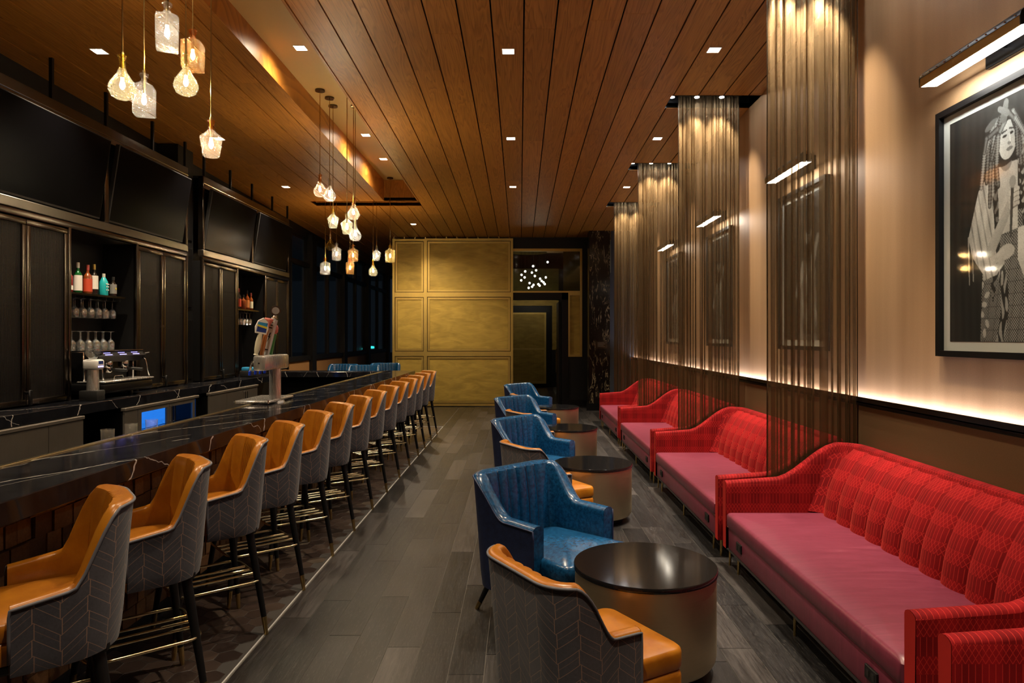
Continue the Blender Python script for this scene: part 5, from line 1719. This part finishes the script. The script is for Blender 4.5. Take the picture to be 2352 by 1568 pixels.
for i, yl in enumerate((4.125, 6.64, 9.2, 11.75)):
    t = thing('framed_picture', art_l[i], 'picture', (XR - .002, yl, ART_Z), 0, 'framed portraits on the wall')
    o = MB()
    for r in rects_minus((-ART_W, 0, 0, ART_H), [(-ART_W + .035, -.035, .035, ART_H - .035)]):
        o.box(-.045, 0, r[0], r[1], r[2], r[3])
    o.build('frame', MAT['black_metal'], t)
    MB().box(-.014, -.008, -ART_W + .03, -.03, .03, ART_H - .03).build('mat_board', MAT['mat_board'], t)
    m_ = .095
    iw, ih = ART_W - 2 * m_, ART_H - 2 * m_ + .01
    p = put('print', print_mesh(iw, ih, 330 if i == 0 else 60, 450 if i == 0 else 80, i, i == 0), t, (-.0155, -m_, m_ - .005))
    MB().box(-.022, -.020, -ART_W + .03, -.03, .03, ART_H - .03).build('glazing', MAT['picture_glass'], t)
    # picture light
    yc = yl - .53
    pl = thing('picture_light', 'black and brass bar lamp mounted above the %s framed portrait' % (['nearest', 'second', 'third', 'farthest'][i]), 'picture light', (XR, yc, 3.17), 0, 'picture lights')
    MB().cbox(-.025, 0, -.22, .12, -.06, .06, .003, seg=1).build('back_plate', MAT['black_metal'], pl)
    MB().cbox(-.13, -.02, -.05, -.02, -.01, .02, .003, seg=1).build('arm', MAT['black_metal'], pl)
    Lh = .40
    MB().box(-.218, -.212, -Lh, Lh, -.052, -.004).build('hood_face', MAT['brass'], pl)
    prof = [(-.220, -.004), (-.216, .014), (-.196, .034), (-.165, .042), (-.13, .036), (-.115, .012), (-.115, -.03)]
    prof_in = [(x + (.005 if x < -.16 else -.002), z - .005) for x, z in prof]
    o = MB()
    o.grid([[(x, yy, z) for x, z in prof] for yy in (-Lh, Lh)])
    o.grid([[(x, yy, z) for x, z in reversed(prof_in)] for yy in (-Lh, Lh)])
    o.build('hood', MAT['black_metal'], pl, True)
    for yy in (-Lh - .006, Lh):
        cp = [(-.218, -.052)] + prof
        m_ = len(cp)
        MB().add([(x, yy, z) for x, z in cp] + [(x, yy + .006, z) for x, z in cp], [tuple(range(m_)), tuple(range(2 * m_ - 1, m_ - 1, -1))] + [(k, m_ + k, m_ + (k + 1) % m_, (k + 1) % m_) for k in range(m_)]).build('end_cap', MAT['black_metal'], pl)
    for k in range(12):
        yy = -Lh + .03 + k * (2 * Lh - .06) / 11
        MB().lathe([(.0045, 0), (.003, .004)], 8).xf(Matrix.Translation((-.2185, yy, .006)) @ Matrix.Rotation(R(-90), 4, 'Y')).build('rivet', MAT['chrome'], pl, True)
    MB().add([(-.211, -Lh, -.050), (-.118, -Lh, -.046), (-.118, Lh, -.046), (-.211, Lh, -.050)], [(0, 3, 2, 1)]).build('diffuser', MAT['picture_lamp'], pl)
    MB().lathe([(.018, 0), (.018, .02)], 14).xf(Matrix.Translation((-.17, -Lh - .03, .02)) @ Matrix.Rotation(R(90), 4, 'X')).build('knob', MAT['brass'], pl, True)

# ------------------------------------------------------------------ chandelier in the lobby beyond the transom
ch = thing('lobby_chandelier', 'chandelier of small glowing globes on thin wires seen through the transom glass', 'chandelier', (0, 18.6, 0))
gl = [(145, 348), (142, 396), (177, 318), (172, 370), (246, 272), (236, 328), (262, 358), (273, 308), (216, 420), (208, 462), (238, 452), (250, 436), (292, 430), (304, 442), (308, 382), (322, 402), (338, 414), (349, 429), (358, 370), (374, 236)]
gm = MB().lathe([(.004, -.028), (.02, -.02), (.028, 0), (.02, .02), (.004, .028)], 12).mesh('globe', MAT['globe_glow'], 'all')
for (zx, zy) in gl:
    px = 1160 + zx / 3.823; py = 540 + zy / 3.823
    dY = rng.uniform(-.4, .4)
    Y = 18.6 + dY
    X = (px - 1194) * Y / FPX; Z = CAMZ + (774 - py) * Y / FPX
    put('globe', gm, ch, (X, dY, Z))
    MB().cyl((X, dY, Z + .028), (X, dY, 3.97), .003, .003, 5).build('wire', MAT['black_metal'], ch)
MB().cyl((.25, 0, 3.96), (.25, 0, 3.99), .5, .5, 24).build('canopy', MAT['chrome'], ch, True)
structure(MB().box(-.6, 2.3, YB + .14, Y2, 3.99, 4.05).build('ceiling_lobby', MAT['tan_panel']))
for i, (x, y) in enumerate(((.6, 20.4), (1.4, 17.6))):
    downlight(x, y, 3.985, 0, 'square downlight in the lobby ceiling beyond the doorway, %s' % ['farther', 'nearer'][i], 200)
# small lights of the night street outside
structure(MB().box(-60, XL - .2, 5, 80, -.5, -.14).build('ground_outside', MAT['rubber_black']))
for i, (px, py, c) in enumerate(((838, 800, 'far_teal'), (853, 797, 'far_teal'), (786, 805, 'cooler_blue'))):
    Y = 42.0
    z = CAMZ + (774 - py) * Y / FPX
    t = thing('street_light', ['teal light outside the dark window, left one', 'teal light outside the dark window, right one', 'blue light outside the dark window'][i], 'street light', ((px - 1194) * Y / FPX, Y, -.14), 0, 'lights of the night street outside')
    MB().cbox(-.16, .16, -.1, .1, z + .06, z + .20, .03, seg=1).build('lamp_head', MAT[c], t)
    MB().cyl((0, 0, 0), (0, 0, z + .07), .04, .03, 8).build('post', MAT['black_metal'], t)
